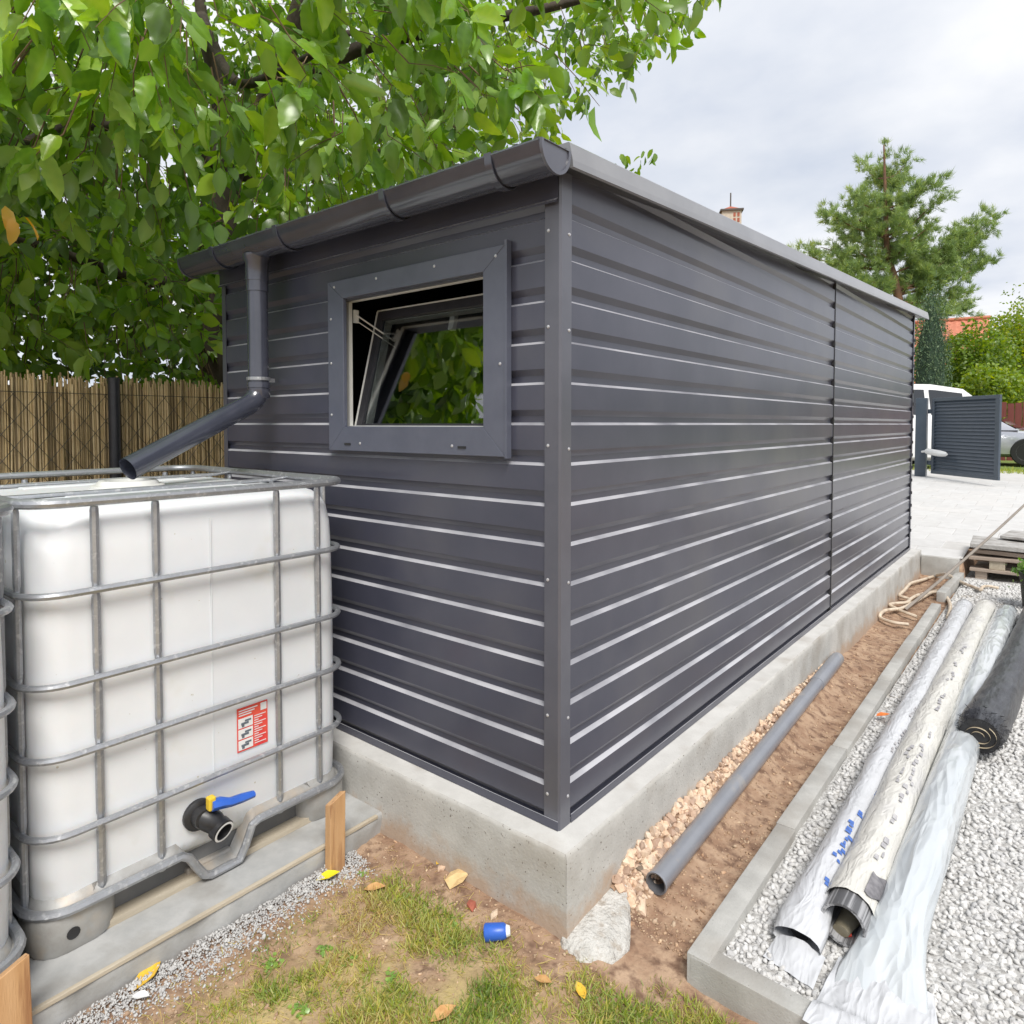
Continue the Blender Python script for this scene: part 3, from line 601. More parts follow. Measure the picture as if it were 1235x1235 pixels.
# downpipe
DX, DY, DR = -1.44, -.115, .041
b = MB(); b.lathe([(.056, 1.905), (.055, 1.89), (.046, 1.872), (.046, 1.80), (.0445, 1.798)], (DX, DY, 0), 'Z', 20); outlet = b.build('gutter_outlet', M['gutter'], gutter, True)
E1 = Vector((-1.335, -.665, 1.060)); K = Vector((DX, DY, 1.315)); path = [(DX, DY, z) for z in (1.86, 1.7, 1.5, 1.40)]
d2 = (E1 - K).normalized()
for q in np.linspace(0, 1, 7):
    p0 = K + Vector((0, 0, .06)); p2 = K + d2 * .06; path.append(p0 * (1 - q) ** 2 + K * 2 * q * (1 - q) + p2 * q * q)
path += [K + (E1 - K) * q for q in (.35, .6, .85, 1)]
b = MB(); b.tube(path, DR, 20, cap=False); b.tube([K + (E1 - K) * q for q in (1, .97, .6)], [DR, DR - .004, DR - .004], 20, cap=False); dp = b.build('downpipe', M['gutter'], shed, True)
b = MB(); b.lathe([(DR + .001, 1.365), (DR + .005, 1.363), (DR + .005, 1.385), (DR + .001, 1.387)], (DX, DY, 0), 'Z', 20); b.lathe([(DR + .001, 1.32), (DR + .004, 1.325), (DR + .004, 1.36)], (DX, DY, 0), 'Z', 20); b.build('pipe_collar', M['gutter'], dp, True)
b = MB(); b.lathe([(DR + .0008, 1.756), (DR + .003, 1.757), (DR + .003, 1.80)], (DX, DY, 0), 'Z', 20); b.build('pipe_sleeve', M['gutter'], dp, True)
b = MB(); b.lathe([(DR + .001, 1.393), (DR + .006, 1.394), (DR + .006, 1.406), (DR + .001, 1.407)], (DX, DY, 0), 'Z', 20); b.box((DX - .055, DY - .004, 1.392), (DX - .04, DY + .10, 1.408)); b.build('pipe_clip', M['galv'], dp)

# window: mitred cover trim, white reveal, tilted sash with glass
win = MB(); ox0, ox1, oz0, oz1 = -1.093, -.192, 1.112, 1.763; ix0, ix1, iz0, iz1 = -.997, -.283, 1.203, 1.692
trimp = bpy.data.objects.new('window', None); trimp.location = (-.64, -.01, 1.112); COL.objects.link(trimp); set_parent(trimp, shed)
def mitre(a, b_, c, d_, name):
    m_ = MB(); y0, y1 = -.020, -.003
    f = [(a[0], y0, a[1]), (b_[0], y0, b_[1]), (c[0], y0, c[1]), (d_[0], y0, d_[1])]; k = [(x, y1, z) for x, y, z in f]
    m_.grid([f, k], 0, True, True, True); return m_.build(name, M['frame'], trimp, bevel=.0016)
g_ = .0006
tt = mitre((ox0, oz1), (ox1, oz1), (ix1 + g_, iz1), (ix0 - g_, iz1), 'head_trim'); tb = mitre((ox0, oz0), (ox1, oz0), (ix1 + g_, iz0), (ix0 - g_, iz0), 'sill_trim')
tl = mitre((ox0, oz0 + g_), (ox0, oz1 - g_), (ix0, iz1 - g_), (ix0, iz0 + g_), 'jamb_trim'); tr_ = mitre((ox1, oz0 + g_), (ox1, oz1 - g_), (ix1, iz1 - g_), (ix1, iz0 + g_), 'jamb_trim')
for x in (-1.05, -.80, -.5, -.23): screw((x, -.0203, oz1 - .022 if x < -.3 else oz1 - .03), (0, -1, 0), tt)
for x in (-.9, -.42): screw((x, -.0203, oz0 + .03), (0, -1, 0), tb)
for z in (1.25, 1.45, 1.62): screw((ox0 + .02, -.0203, z), (0, -1, 0), tl)
screw((ox1 - .02, -.0203, 1.4), (0, -1, 0), tr_)
for x in (-.975, -.375): b = MB(); b.box((x - .018, -.0225, oz0 + .022), (x + .018, -.0198, oz0 + .030)); b.build('drain_slot', M['black'], tb)
b = MB(); b.box((ox1 + .0005, -.024, oz0 - .004), (ox1 + .010, -.002, oz1 + .012)); b.build('edge_bead', M['frame'], trimp)
# fixed frame behind the trim (dark outside, white towards the room)
b = MB()
for x0, x1, z0, z1 in ((ix0 - .074, ix0 - .052, iz0 - .02, iz1 + .02), (ix1 - .002, ix1 + .03, iz0 - .02, iz1 + .02), (ix0 - .052, ix1 - .002, iz0 - .03, iz0 + .002), (ix0 - .052, ix1 - .002, iz1 - .002, iz1 + .03)):
    b.box((x0, -.0025, z0), (x1, .030, z1))
b.build('outer_frame', M['frame'], trimp)
b = MB()
for x0, x1, z0, z1 in ((ix0 - .074, ix0 - .030, iz0 - .02, iz1 + .02), (ix1 - .005, ix1 + .03, iz0 - .02, iz1 + .02), (ix0 - .030, ix1 - .005, iz0 - .03, iz0 + .005), (ix0 - .030, ix1 - .005, iz1 - .005, iz1 + .03)):
    b.box((x0, .0305, z0), (x1, .046, z1))
b.build('inner_frame', M['white_pvc'], trimp)
TA = R(14); HG = Vector((0, .047, iz0 - .022))
Rt = Matrix.Translation(HG) @ Matrix.Rotation(-TA, 4, 'X')
sx0, sx1, sh = ix0 - .024, ix1 + .02, .502
sash = bpy.data.objects.new('sash', None); sash.location = HG + Vector((-.64, 0, 0)); COL.objects.link(sash); set_parent(sash, trimp)
def sbox(b, x0, x1, y0, y1, z0, z1, mi=0): b.box((x0, y0, z0), (x1, y1, z1), mi, mtx=Rt)
b = MB(); fwid = .036
for x0, x1, z0, z1 in ((sx0, sx0 + fwid, 0, sh), (sx1 - fwid, sx1, 0, sh), (sx0 + fwid, sx1 - fwid, 0, fwid), (sx0 + fwid, sx1 - fwid, sh - fwid, sh)): sbox(b, x0, x1, 0, .022, z0, z1)
b.build('sash_face', M['post'], sash)
b = MB()
for x0, x1, z0, z1 in ((sx0 - .004, sx0 + fwid + .004, -.002, sh + .004), (sx1 - fwid - .004, sx1 + .004, -.002, sh + .004), (sx0 + fwid + .004, sx1 - fwid - .004, -.002, fwid + .004), (sx0 + fwid + .004, sx1 - fwid - .004, sh - fwid - .004, sh + .004)): sbox(b, x0, x1, .0225, .055, z0, z1)
b.build('sash_back', M['white_pvc'], sash)
b = MB()
for x0, x1, z0, z1 in ((sx0 - .0035, sx0 + .0035, 0, sh), (sx0, sx1, sh - .001, sh + .0035)): sbox(b, x0, x1, -.003, .004, z0, z1)
b.build('weather_seal', M['white_pvc'], sash)
b = MB(); sbox(b, sx0 + fwid - .004, sx1 - fwid + .004, .008, .014, fwid - .004, sh - fwid + .004); b.build('glass_pane', M['glass'], sash)
b = MB(); a_ = Vector((ix0 - .024, .06, 1.642)); e_ = Rt @ Vector((sx0 + .07, .06, .39)); b.tube([a_, e_], .007, 6, flat=.4); b.tube([a_ + Vector((0, 0, -.022)), e_ + Vector((0, 0, -.022))], .005, 6, flat=.4)
b.box((ix0 - .03, .05, 1.61), (ix0 - .02, .07, 1.66)); b.build('stay_arm', M['white_pvc'], sash)
b = MB(); sbox(b, (sx0 + sx1) / 2 - .012, (sx0 + sx1) / 2 + .012, .056, .075, sh - .09, sh + .0); b.build('handle', M['white_pvc'], sash)
M['rusty'] = mat('rusty_dirt', (.30, .17, .10), (.46, .37, .28), 26, .9, .004, 60, c3=(.20, .15, .11), s3=18, t3=(.5, .65))
M['dark_sheet'] = mat('dull_dark_sheet', (.13, .135, .14), (.17, .17, .17), 12, .6)
# ================================================================== PART 2: tanks, slab, stakes
SLZ = -.163
def rrect(x0, x1, y0, y1, r, n=7):
    pts_ = []
    for cx_, cy_, a0 in ((x1 - r, y0 + r, -90), (x1 - r, y1 - r, 0), (x0 + r, y1 - r, 90), (x0 + r, y0 + r, 180)):
        for a in np.linspace(a0, a0 + 90, n): pts_.append((cx_ + r * math.cos(R(a)), cy_ + r * math.sin(R(a))))
    return pts_
def dense(loop_, st=.05):
    o_ = []
    for i, a in enumerate(loop_):
        b_ = loop_[(i + 1) % len(loop_)]; d_ = math.dist(a, b_); k = max(1, int(d_ / st))
        for q in range(k): o_.append((a[0] + (b_[0] - a[0]) * q / k, a[1] + (b_[1] - a[1]) * q / k))
    return o_
TX0, TX1, TY0, TY1 = -2.03, -.83, -1.10, -.13      # outside of the cage tubes
VY = [-.938, -.782, -.402, -.247]; HZs = [.776, .541, .352, .148]
def make_tank():
    t = thing('water_tank', (-1.43, -.63, SLZ), 'white caged bulk container next to the shed, with red label, under the downpipe end', 'water tank', 'white caged water tanks')
    # bottle
    secs = [(-.088, .05, .08), (-.080, .022, .085), (-.06, .006, .085), (-.03, 0, .085), (.1, -.003, .085), (.3, -.004, .085), (.6, -.003, .085), (.8, 0, .085), (.87, 0, .095), (.925, .003, .115), (.955, .009, .14), (.974, .021, .16), (.985, .045, .17), (.991, .10, .2), (.993, .2, .22)]
    b = MB(); rows = []
    for z, ins, r in secs:
        lp = dense(rrect(TX0 + .032 + ins, TX1 - .030 - ins, TY0 + .022 + ins, TY1 - .014 - ins, r, 6), .5)
        rows.append([(x, y, z) for x, y in lp])
    # resample to a fixed count
    rows = [[r_[j] for j in range(len(rows[0]))] for r_ in rows]
    b.grid(rows, 0, True, True, True); bottle = b.build('bottle', M['hdpe'], t, True, sharp=60)
    b = MB(); b.lathe([(.115, .975), (.115, 1.0), (.108, 1.004), (.098, 1.004), (.095, 1.012), (.088, 1.018), (.074, 1.018), (.072, .985)], (-1.40, -.64, 0), 'Z', 28); b.build('filler_neck', M['white_pvc'], bottle, True, sharp=40)
    b = MB()
    for x in (-1.03, -1.17, -1.62, -1.78): b.box((x - .03, TY0 + .2, .982), (x + .03, TY1 - .2, .996))
    b.build('moulded_rib', M['hdpe'], bottle, bevel=.005)['kind'] = 'stuff'
    b = MB(); b.box((TX1 - .0268, -.6215, .12), (TX1 - .0245, -.6185, .93)); b.build('mould_seam', M['hdpe'], bottle)
    # sticker
    yl0, yl1, zl0, zl1, xl = -.545, -.440, .176, .316, TX1 - .0235
    s_ = bpy.data.objects.new('warning_label', None); s_.location = (xl, -.49, .17); COL.objects.link(s_); set_parent(s_, bottle)
    def q_(b, a0, a1, c0, c1, dx, mi=0): b.box((xl + dx - .0007, yl0 + (yl1 - yl0) * a0, zl1 - (zl1 - zl0) * c1), (xl + dx, yl0 + (yl1 - yl0) * a1, zl1 - (zl1 - zl0) * c0), mi)
    b = MB(); q_(b, 0, 1, 0, 1, 0); b.build('label_sheet', M['red'], s_)
    b = MB()
    for k in range(3): q_(b, .03, .5, .24 + k * .25, .46 + k * .25, .0015)
    for k in range(13): q_(b, .55, .93 - .12 * ((k * 7) % 3), .27 + k * .053, .288 + k * .053, .0015)
    for k in range(3): q_(b, .05, .66 - .1 * k, .05 + k * .055, .075 + k * .055, .0015)
    q_(b, .76, .96, .03, .20, .0015); b.build('label_print', M['paper'], s_)['kind'] = 'stuff'
    b = MB()
    for k in range(3):
        c_ = .24 + k * .25; q_(b, .12, .36, c_ + .10, c_ + .15, .0025); q_(b, .24, .44, c_ + .05, c_ + .09, .0025); q_(b, .14, .22, c_ + .14, c_ + .20, .0025)
    b.build('label_pictogram', M['ink'], s_)['kind'] = 'stuff'
    # cage
    ring = dense(rrect(TX0, TX1, TY0, TY1, .095, 8), .12)
    for z in HZs: MB().tube([(x, y, z) for x, y in ring], .0095, 8, closed=True).build('cage_ring', M['galv'], t, True)
    MB().tube([(x, y, 1.012) for x, y in ring], .0135, 10, closed=True).build('top_ring', M['galv'], t, True)
    def upright(x, y, nx, ny):
        zz = []; rr = []
        z = -.075
        while z < 1.004:
            zz.append(z); d_ = min(abs(z - h) for h in HZs + [1.012, -.05]); rr.append(.0088 if d_ < .012 else (.0115 if d_ > .024 else .0088 + .0027 * (d_ - .012) / .012)); z += .009
        MB().tube([(x - nx * .0185, y - ny * .0185, z) for z in zz], rr, 8, flat=.8, up=(nx, ny, 0)).build('cage_upright', M['galv'], t, True)
    for y in VY: upright(TX1, y, 1, 0); upright(TX0, y, -1, 0)
    for x in (-.925, -1.10, -1.27, -1.60, -1.77, -1.935): upright(x, TY0 - .012, 0, -1); upright(x - .05, TY1 + .014, 0, 1)
    for x in (-1.22, -1.66):
        b = MB(); b.tube([(x, TY0 + .005, 1.005), (x, TY0 + .06, 1.0), (x, TY1 - .06, 1.0), (x, TY1 - .005, 1.005)], .010, 8, flat=.7); b.build('top_bar', M['galv'], t, True)
    # pallet: rim tube that dips at the valve, tray skirt, feet, skids
    def rimz(y): return -.047 - .100 * smooth(-.735, -.655, np.array(y)) * (1 - smooth(-.56, -.505, np.array(y)))
    rim = dense(rrect(TX0 - .004, TX1 + .006, TY0 - .004, TY1 + .004, .1, 8), .022); rim = [(x, y, float(rimz(y)) if x > -.9 else -.047) for x, y in rim]
    MB().tube(rim, .0125, 8, closed=True).build('base_rim', M['galv'], t, True)
    b = MB(); rows = []
    for k, (ins, dz) in enumerate(((.012, -.006), (.020, .012), (.045, .030), (.060, .05))):
        rows.append([(x + (ins if x < -1.43 else -ins) * (1 if abs(x + 1.43) > .3 else 0), y + (ins if y < -.63 else -ins) * (1 if abs(y + .63) > .35 else 0), z + dz * (1 if z > -.06 else .35)) for x, y, z in rim])
    b.grid(rows, 0, True); b.build('tray', M['galv_dull'], t, True, sharp=70)
    b = MB(); b.grid([[(x, y, float(rimz(y)) + dz) for x, dz in ((TX1 - .006, -.004), (TX1 - .10, .012), (TX1 - .20, .05))] for y in np.linspace(-.74, -.50, 16)]); b.build('valve_trough', M['rusty'], t, True)
    def foot(x0, x1, y0, y1, r):
        b = MB(); lp = rrect(x0, x1, y0, y1, r, 5)
        b.grid([[(x, y, z) for x, y in [((px - (x0 + x1) / 2) * s_ + (x0 + x1) / 2, (py - (y0 + y1) / 2) * s_ + (y0 + y1) / 2) for px, py in lp]] for z, s_ in ((SLZ, .93), (SLZ + .010, .985), (SLZ + .05, 1.0), (-.062, .985), (-.052, .95))], 0, True, True, True)
        o = b.build('foot', M['galv_dull'], t, True, sharp=40); return o
    f1 = foot(TX1 - .20, TX1 + .002, TY0, TY0 + .205, .07); foot(TX1 - .20, TX1 + .002, TY1 - .19, TY1, .07); foot(TX0, TX0 + .2, TY0, TY0 + .2, .07); foot(TX0, TX0 + .2, TY1 - .2, TY1, .07)
    b = MB(); b.lathe([(.0001, .0), (.016, .0005)], (TX1 + .003, TY0 + .085, -.112), 'X', 14); b.build('bolt_hole', M['black'], f1, True)
    b = MB(); b.box((TX1 - .16, -.70, SLZ), (TX1 - .04, -.56, -.125)); b.build('centre_foot', M['galv_dull'], t, bevel=.006)
    for x in (TX1 - .03, -1.43, TX0 + .03): b = MB(); b.box((x - .045, TY0 + .06, SLZ + .0005), (x + .014, TY1 - .03, SLZ + .020)); b.build('skid', M['board'], t)
    b = MB(); b.box((TX0 + .1, TY0 + .12, -.10), (TX1 - .1, TY1 - .12, -.094)); b.build('pallet_deck', M['dark'], t)
    b = MB(); b.box((TX1 - .062, TY0 + .12, SLZ + .021), (TX1 - .058, TY1 - .1, -.058)); b.build('side_sheet', M['dark_sheet'], t)
    # valve
    vy, vz = -.672, .038; vx = TX1 - .028
    valve = bpy.data.objects.new('valve', None); valve.location = (vx, vy, vz); COL.objects.link(valve); set_parent(valve, t)
    MB().lathe([(.046, -.01), (.046, .012), (.041, .016), (.030, .018), (.027, .045)], (vx, vy, vz), 'X', 24).build('flange', M['black'], valve, True, sharp=40)
    b = MB(); b.tube([(vx + .015, vy, vz), (vx + .035, vy + .014, vz - .008), (vx + .048, vy + .028, vz - .022), (vx + .055, vy + .036, vz - .034)], [.032, .034, .032, .028], 16); b.build('valve_body', M['black'], valve, True)
    oc = Vector((vx + .052, vy + .036, vz - .036)); Ro = Matrix.Rotation(R(18), 3, 'Y') @ Matrix.Rotation(R(10), 3, 'Z')
    MB().lathe([(.026, 0), (.034, .002), (.034, .026), (.030, .028), (.025, .028), (.024, .004), (.0001, .003)], oc, 'X', 24, mtx=Ro).build('outlet_nut', M['black'], valve, True, sharp=40)
    MB().lathe([(.0255, .0275), (.0315, .0295), (.0255, .0305)], oc, 'X', 24, mtx=Ro, cap=False).build('outlet_lip', M['paper'], valve, True)
    b = MB(); b.box((vx + .042, vy + .004, vz + .026), (vx + .066, vy + .026, vz + .066)); b.build('valve_collar', M['yellow'], valve, bevel=.004)
    b = MB(); hp = [(vx + .058, vy + .014, vz + .040), (vx + .062, vy + .042, vz + .038), (vx + .064, vy + .070, vz + .028), (vx + .066, vy + .105, vz + .026), (vx + .066, vy + .145, vz + .022)]
    b.tube(hp, [.021, .022, .017, .017, .013], 8, flat=.8); b.build('valve_handle', M['blue'], valve, True, sharp=50)
    return t
tank = make_tank()
tank2 = copy_tree(tank); tank2.location = tank.location + Vector((.10, -1.008, 0))
tag(tank2, 'white caged bulk container standing beyond the labelled one, away from the shed', 'water tank', 'white caged water tanks')

# slab strip the tanks stand on
b = MB(); rows = []
for z, o_ in ((-.42, 0), (-.24, .002), (-.19, .004), (SLZ - .012, .002), (SLZ - .002, -.002), (SLZ, -.008)):
    rows.append([(-.703 + o_ + (.004 + .012 * (z < -.18)) * fnoise(y * 14, z * 14, 1), y, z) for y in np.linspace(-3.2, -.09, 150)])
b.grid(rows); b.grid([[(x, y, SLZ + .0012 * fnoise(x, y, 8)) for y in np.linspace(-3.2, -.09, 150)] for x in np.linspace(-2.6, -.711, 30)])
tslab = b.build('tank_slab', M['slab'], kind='structure', smooth=True, sharp=50)
b = MB(); b.box((-.7085, -3.0, SLZ - .009), (-.696, -.115, SLZ + .002)); ob = b.build('form_board', M['board'], bevel=.001)
tag(ob, 'thin pale board edging the grey slab under the tanks', 'board')
# concrete crumbs spilled along the slab
P = []; 
for _ in range(9000):
    y = rng.uniform(-1.5, -.22); wdt = .055 + .06 * (.5 + .5 * fnoise(y * 6, 2, 1)) * (1.3 if y < -.5 else .8); x = -.69 + abs(rng.normal(0, wdt * .62))
    if x < -.52: P.append((x, y, ground_z(x, y) + rng.uniform(-.002, .006) + .014 * max(0, 1 - (x + .69) / .05)))
P = np.array(P); crumbs = scatter_stones('concrete_crumbs', P, rng.gamma(3, .0014, len(P)) + .0018, M['crumb'], None)
crumbs['label'] = 'grey concrete crumbs spilled along the foot of the tank slab'; crumbs['category'] = 'concrete crumbs'
# stakes
def stake(u, v, wpx, top_v, x, label, tilt, wdt=.062, th=.03, rot=0.):
    p_ = Xp(u, v, x); top = Xp(u, top_v, x)[2]; b = MB()
    mt = Matrix.Translation((p_[0], p_[1], 0)) @ Matrix.Rotation(R(rot), 4, 'Z') @ Matrix.Rotation(tilt, 4, 'X')
    vs_ = []
    for z, dz in ((-.42, 0), (top, 1)):
        for i, (sx_, sy_) in enumerate(((-1, -1), (1, -1), (1, 1), (-1, 1))):
            vs_.append(mt @ Vector((sx_ * th / 2, sy_ * wdt / 2, z + (.012 * sy_ + .006 * sx_) * dz)))
    b.add(vs_, [[3, 2, 1, 0], [4, 5, 6, 7], [0, 1, 5, 4], [1, 2, 6, 5], [2, 3, 7, 6], [3, 0, 4, 7]])
    tag(b.build('wooden_stake', M['stake'], bevel=.002), label, 'stake', 'wooden stakes along the slab')
stake(405, 1000, 22, 962, -.672, 'orange-brown sawn wooden stake near the plinth, holding the slab board', R(-1), .058)
stake(14, 1200, 40, 1166, -.672, 'orange-brown sawn wooden stake in front of the gap between the two tanks', R(1), .064)

# ================================================================== reed fence
FX = -2.95; FTOP = 1.452
fence = thing('reed_fence', (FX, 1, -.25), 'reed screen fence tied to dark chain-link wire, behind the tanks', 'fence')
nre = 2500; yy = np.sort(rng.uniform(-3.6, 7.5, nre)); n8 = 5; Vs = []; Fs = []; Tt = []; off_ = 0
for y in yy:
    top = FTOP + rng.normal(0, .018) + .012 * fnoise(y, 0, 2.5); r_ = rng.uniform(.0028, .0062); lean = rng.normal(0, .011); xx = FX - .012 + rng.normal(0, .006)
    zz = [-.28, .5, top]
    for z in zz:
        for j in range(n8): a = 2 * math.pi * j / n8; Vs.append((xx + r_ * math.cos(a) + .004 * fnoise(y * 3, z, 1), y + lean * (z - .5) + r_ * math.sin(a), z))
    for i in range(2):
        for j in range(n8): k = (j + 1) % n8; Fs.append((off_ + i * n8 + j, off_ + i * n8 + k, off_ + (i + 1) * n8 + k, off_ + (i + 1) * n8 + j))
    Tt += [rng.random()] * (3 * n8); off_ += 3 * n8
tri_mesh('reed_screen', Vs, Fs, Tt, M['reed'], fence, 'stuff')
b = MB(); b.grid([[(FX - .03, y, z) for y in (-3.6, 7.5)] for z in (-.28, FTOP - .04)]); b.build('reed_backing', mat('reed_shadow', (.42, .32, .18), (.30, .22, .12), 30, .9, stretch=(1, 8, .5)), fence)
for y in (-2.42, Xp(138, 500, FX + .045)[1], 2.18, 4.4, 6.6):
    b = MB(); b.tube([(FX + .045, y, z) for z in (-.4, FTOP + .008)], .030, 14); b.lathe([(.032, FTOP - .004), (.032, FTOP + .012), (.026, FTOP + .018), (.0001, FTOP + .02)], (FX + .045, y, 0), 'Z', 14); b.build('post', M['post'], fence, True)
b = MB(); pit = .105
for k in range(-18, 115):
    for sgn in (1, -1):
        y0 = -3.2 + k * pit; z0, z1 = -.25, FTOP - .075; y1 = y0 + sgn * (z1 - z0) * .78
        zz0, zz1, a_, c_ = z0, z1, y0, y1
        if max(a_, c_) < -3.5 or min(a_, c_) > 6.8: continue
        b.tube([(FX + .012, a_, zz0), (FX + .012, c_, zz1)], .0016, 4, cap=False)
for z in (FTOP - .075, .75, .1): b.tube([(FX + .016, -3.5, z), (FX + .016, 7.4, z)], .0019, 4, cap=False)
b.build('chain_link_mesh', M['wire'], fence, kind='stuff', recalc=False)

# ================================================================== cherry tree
tree = thing('cherry_tree', (-4.15, 1.25, -.25), 'large leafy cherry tree with drooping leaves overhanging the fence and shed roof', 'tree')
def limb(name, pts_, r0, r1, n=10, m='bark', wob_=.25):
    P_ = [Vector(p) for p in pts_]; o_ = []; k = 7
    for i in range(len(P_) - 1):
        for q in range(k):
            t_ = q / k; p0 = P_[max(i - 1, 0)]; p1 = P_[i]; p2 = P_[i + 1]; p3 = P_[min(i + 2, len(P_) - 1)]
            o_.append(.5 * ((2 * p1) + (-p0 + p2) * t_ + (2 * p0 - 5 * p1 + 4 * p2 - p3) * t_ ** 2 + (-p0 + 3 * p1 - 3 * p2 + p3) * t_ ** 3))
    o_.append(P_[-1]); rr = [r0 + (r1 - r0) * (i / (len(o_) - 1)) ** .8 for i in range(len(o_))]
    MB().tube(o_, rr, n, wob=wob_).build(name, M[m], tree, True, sharp=180); return o_
T5 = lambda u, v, d_: tuple(Dp(u, v, d_))
fork = Vector(T5(268, 205, 5.6))
limb('trunk', [(-4.25, 1.2, -.35), (-4.22, 1.2, .8), tuple(Dp(262, 330, 5.6)), tuple(fork)], .19, .145, 12)
branches = [
 [fork, T5(300, 165, 5.5), T5(335, 110, 5.2), T5(352, 40, 5.0), T5(400, -80, 4.8), T5(520, -160, 4.4)],
 [fork, T5(262, 110, 5.7), T5(243, 20, 5.6), T5(235, -90, 5.6), T5(220, -220, 5.6)],
 [fork, T5(200, 160, 5.3), T5(90, 150, 4.7), T5(20, 170, 4.2), T5(-120, 120, 3.6)],
 [T5(335, 110, 5.2), T5(430, 60, 5.0), T5(560, 30, 4.7), T5(700, 0, 4.6), T5(830, -40, 4.6)],
 [fork, T5(330, 215, 5.9), T5(420, 190, 6.4), T5(520, 170, 6.8)],
 [T5(262, 330, 5.6), T5(180, 340, 5.0), T5(60, 300, 4.5), T5(-60, 270, 4.2)],
 [T5(90, 150, 4.7), T5(120, 60, 3.9), T5(160, -30, 3.2), T5(230, -60, 2.7)],
 [T5(243, 20, 5.6), T5(280, 95, 4.9), T5(330, 90, 4.2), T5(420, 40, 3.5)]]
rads = [.17, .09, .07, .065, .06, .06, .045, .05]; limb_pts = []
for br, r0 in zip(branches, rads): limb_pts += limb('branch', br, r0, .016)
limb_pts = np.array(limb_pts)
ELL = [((-4.0, 1.6, 4.3), (3.3, 4.2, 2.7)), ((-1.75, .55, 3.55), (1.55, 1.6, 1.15)), ((-1.25, 2.5, 4.35), (1.5, 2.3, 1.35)), ((-3.75, .2, 2.1), (.95, 3.0, 1.0)), ((-2.1, -.75, 3.05), (1.0, 1.0, .8)), ((-2.6, 4.2, 4.4), (2.0, 2.4, 1.9)), ((-4.2, -2.2, 3.3), (2.3, 2.0, 1.7))]
ub = np.array([(-400, 960), (0, 880), (40, 862), (70, 815), (85, 790), (110, 745), (150, 705), (170, 672), (200, 628), (260, 600), (700, 560)])
def crown_ok(P):
    P = np.atleast_2d(P); inside = np.zeros(len(P), bool)
    for c_, r_ in ELL: inside |= (((P - np.array(c_)) / np.array(r_)) ** 2).sum(1) < 1
    u, v, zc = project(P); ok = inside & (zc > 1.95)
    lim = np.interp(v, ub[:, 0], ub[:, 1]) - 34; ok &= u < lim
    over_shed = (P[:, 0] > -2.25) & (P[:, 0] < .3) & (P[:, 1] > -.4) & (P[:, 1] < 6.4)
    ok &= ~(over_shed & (P[:, 2] < 2.35 + .05 * P[:, 1]))
    ok &= ~((P[:, 0] > -2.75) & (P[:, 2] < 2.15))
    ok &= ~((P[:, 0] > -3.3) & (P[:, 2] < 1.62)) 
    gl = np.interp(u, [225, 670], [316, 170]); ok &= ~((u > 215) & (v > gl - 40) & ((P[:, 1] < 0) | (P[:, 0] > -2.3)) & (P[:, 1] < 1.2))
    ok &= (zc > 3.2) | (v < 215) | (P[:, 0] < -2.9)
    ok &= P[:, 2] > 1.2
    return ok
tips = []
while len(tips) < 5600:
    P = rng.uniform((-7.4, -4.2, 1.2), (.3, 6.6, 7.0), (6000, 3)); P = P[crown_ok(P)]
    u, v, zc = project(P); vis = (u > -160) & (u < 1000) & (v > -200)
    keep = np.where(vis, 1.0, .22)
    cl = np.array([mnoise.noise(Vector(p * 1.15)) + .55 * mnoise.noise(Vector(p * 2.6 + 11)) for p in P]); keep *= np.clip((cl + .2) * 2.4, 0.02, 1)
    keep = np.where(P[:, 2] < 2.9, np.maximum(keep, .8), keep); keep = np.where((zc < 3.4) & vis, np.minimum(1, keep * 1.5), keep); keep = np.where((P[:, 1] < -1.2) & (P[:, 0] < -1.8), .8, keep)
    tips += list(P[rng.random(len(P)) < keep])
tips = np.array(tips[:5600])
sprig = [Dp(752, 188, 6), Dp(775, 190, 6.05), Dp(788, 186, 6.1), Dp(742, 205, 6), Dp(765, 206, 6.05)]
tips = np.concatenate([tips, np.array(sprig)])
LP = []; LD = []; LS = []; TW = MB()
uu, vv, zz = project(tips)
for i, p_ in enumerate(tips):
    q = limb_pts[np.argmin(((limb_pts - p_) ** 2).sum(1))]; d_ = p_ - q; d_ /= np.linalg.norm(d_) + 1e-6
    d_ = d_ * .8 + rng.normal(0, .45, 3); d_[2] = d_[2] * .5 - .35; d_ /= np.linalg.norm(d_)
    ln = rng.uniform(.2, .38) if i < 5600 else .12; st = p_ - d_ * ln * .5
    if -60 < uu[i] < 950 and -60 < vv[i] < 480 and zz[i] < 5.5:
        back = st + (q - st) * min(.5, .12 / (np.linalg.norm(q - st) + 1e-6)) + np.array((0, 0, .06)); TW.tube([back, st, st + d_ * ln * .5 + np.array((0, 0, .01)), st + d_ * ln], [.0036, .003, .0022, .0013], 4, cap=False)
    k = rng.integers(6, 11) if i < 5600 else 5
    for j in range(k):
        f = (j + .6) / k; lat = rng.normal(0, 1, 3); lat -= d_ * lat.dot(d_); lat /= np.linalg.norm(lat)
        v_ = d_ * .55 + lat * rng.uniform(.45, .9) + np.array((0, 0, -rng.uniform(.0, .95))); LP.append(st + d_ * ln * f + lat * .018); LD.append(v_); LS.append(rng.uniform(.08, .158) * (1.2 if zz[i] < 3.2 else (1. if zz[i] < 4.4 else .8)) if i < 5600 else rng.uniform(.07, .1))
TW.build('twigs', M['twig'], tree, kind='stuff', recalc=False)
LP = np.array(LP); LD = np.array(LD); LS = np.array(LS); n_ = len(LP)
clv = np.array([mnoise.noise(Vector(p * .9 + 5)) for p in LP]); ti = np.clip(rng.beta(2.2, 2.4, n_) * .98 + .36 * clv + .10, 0, .955)
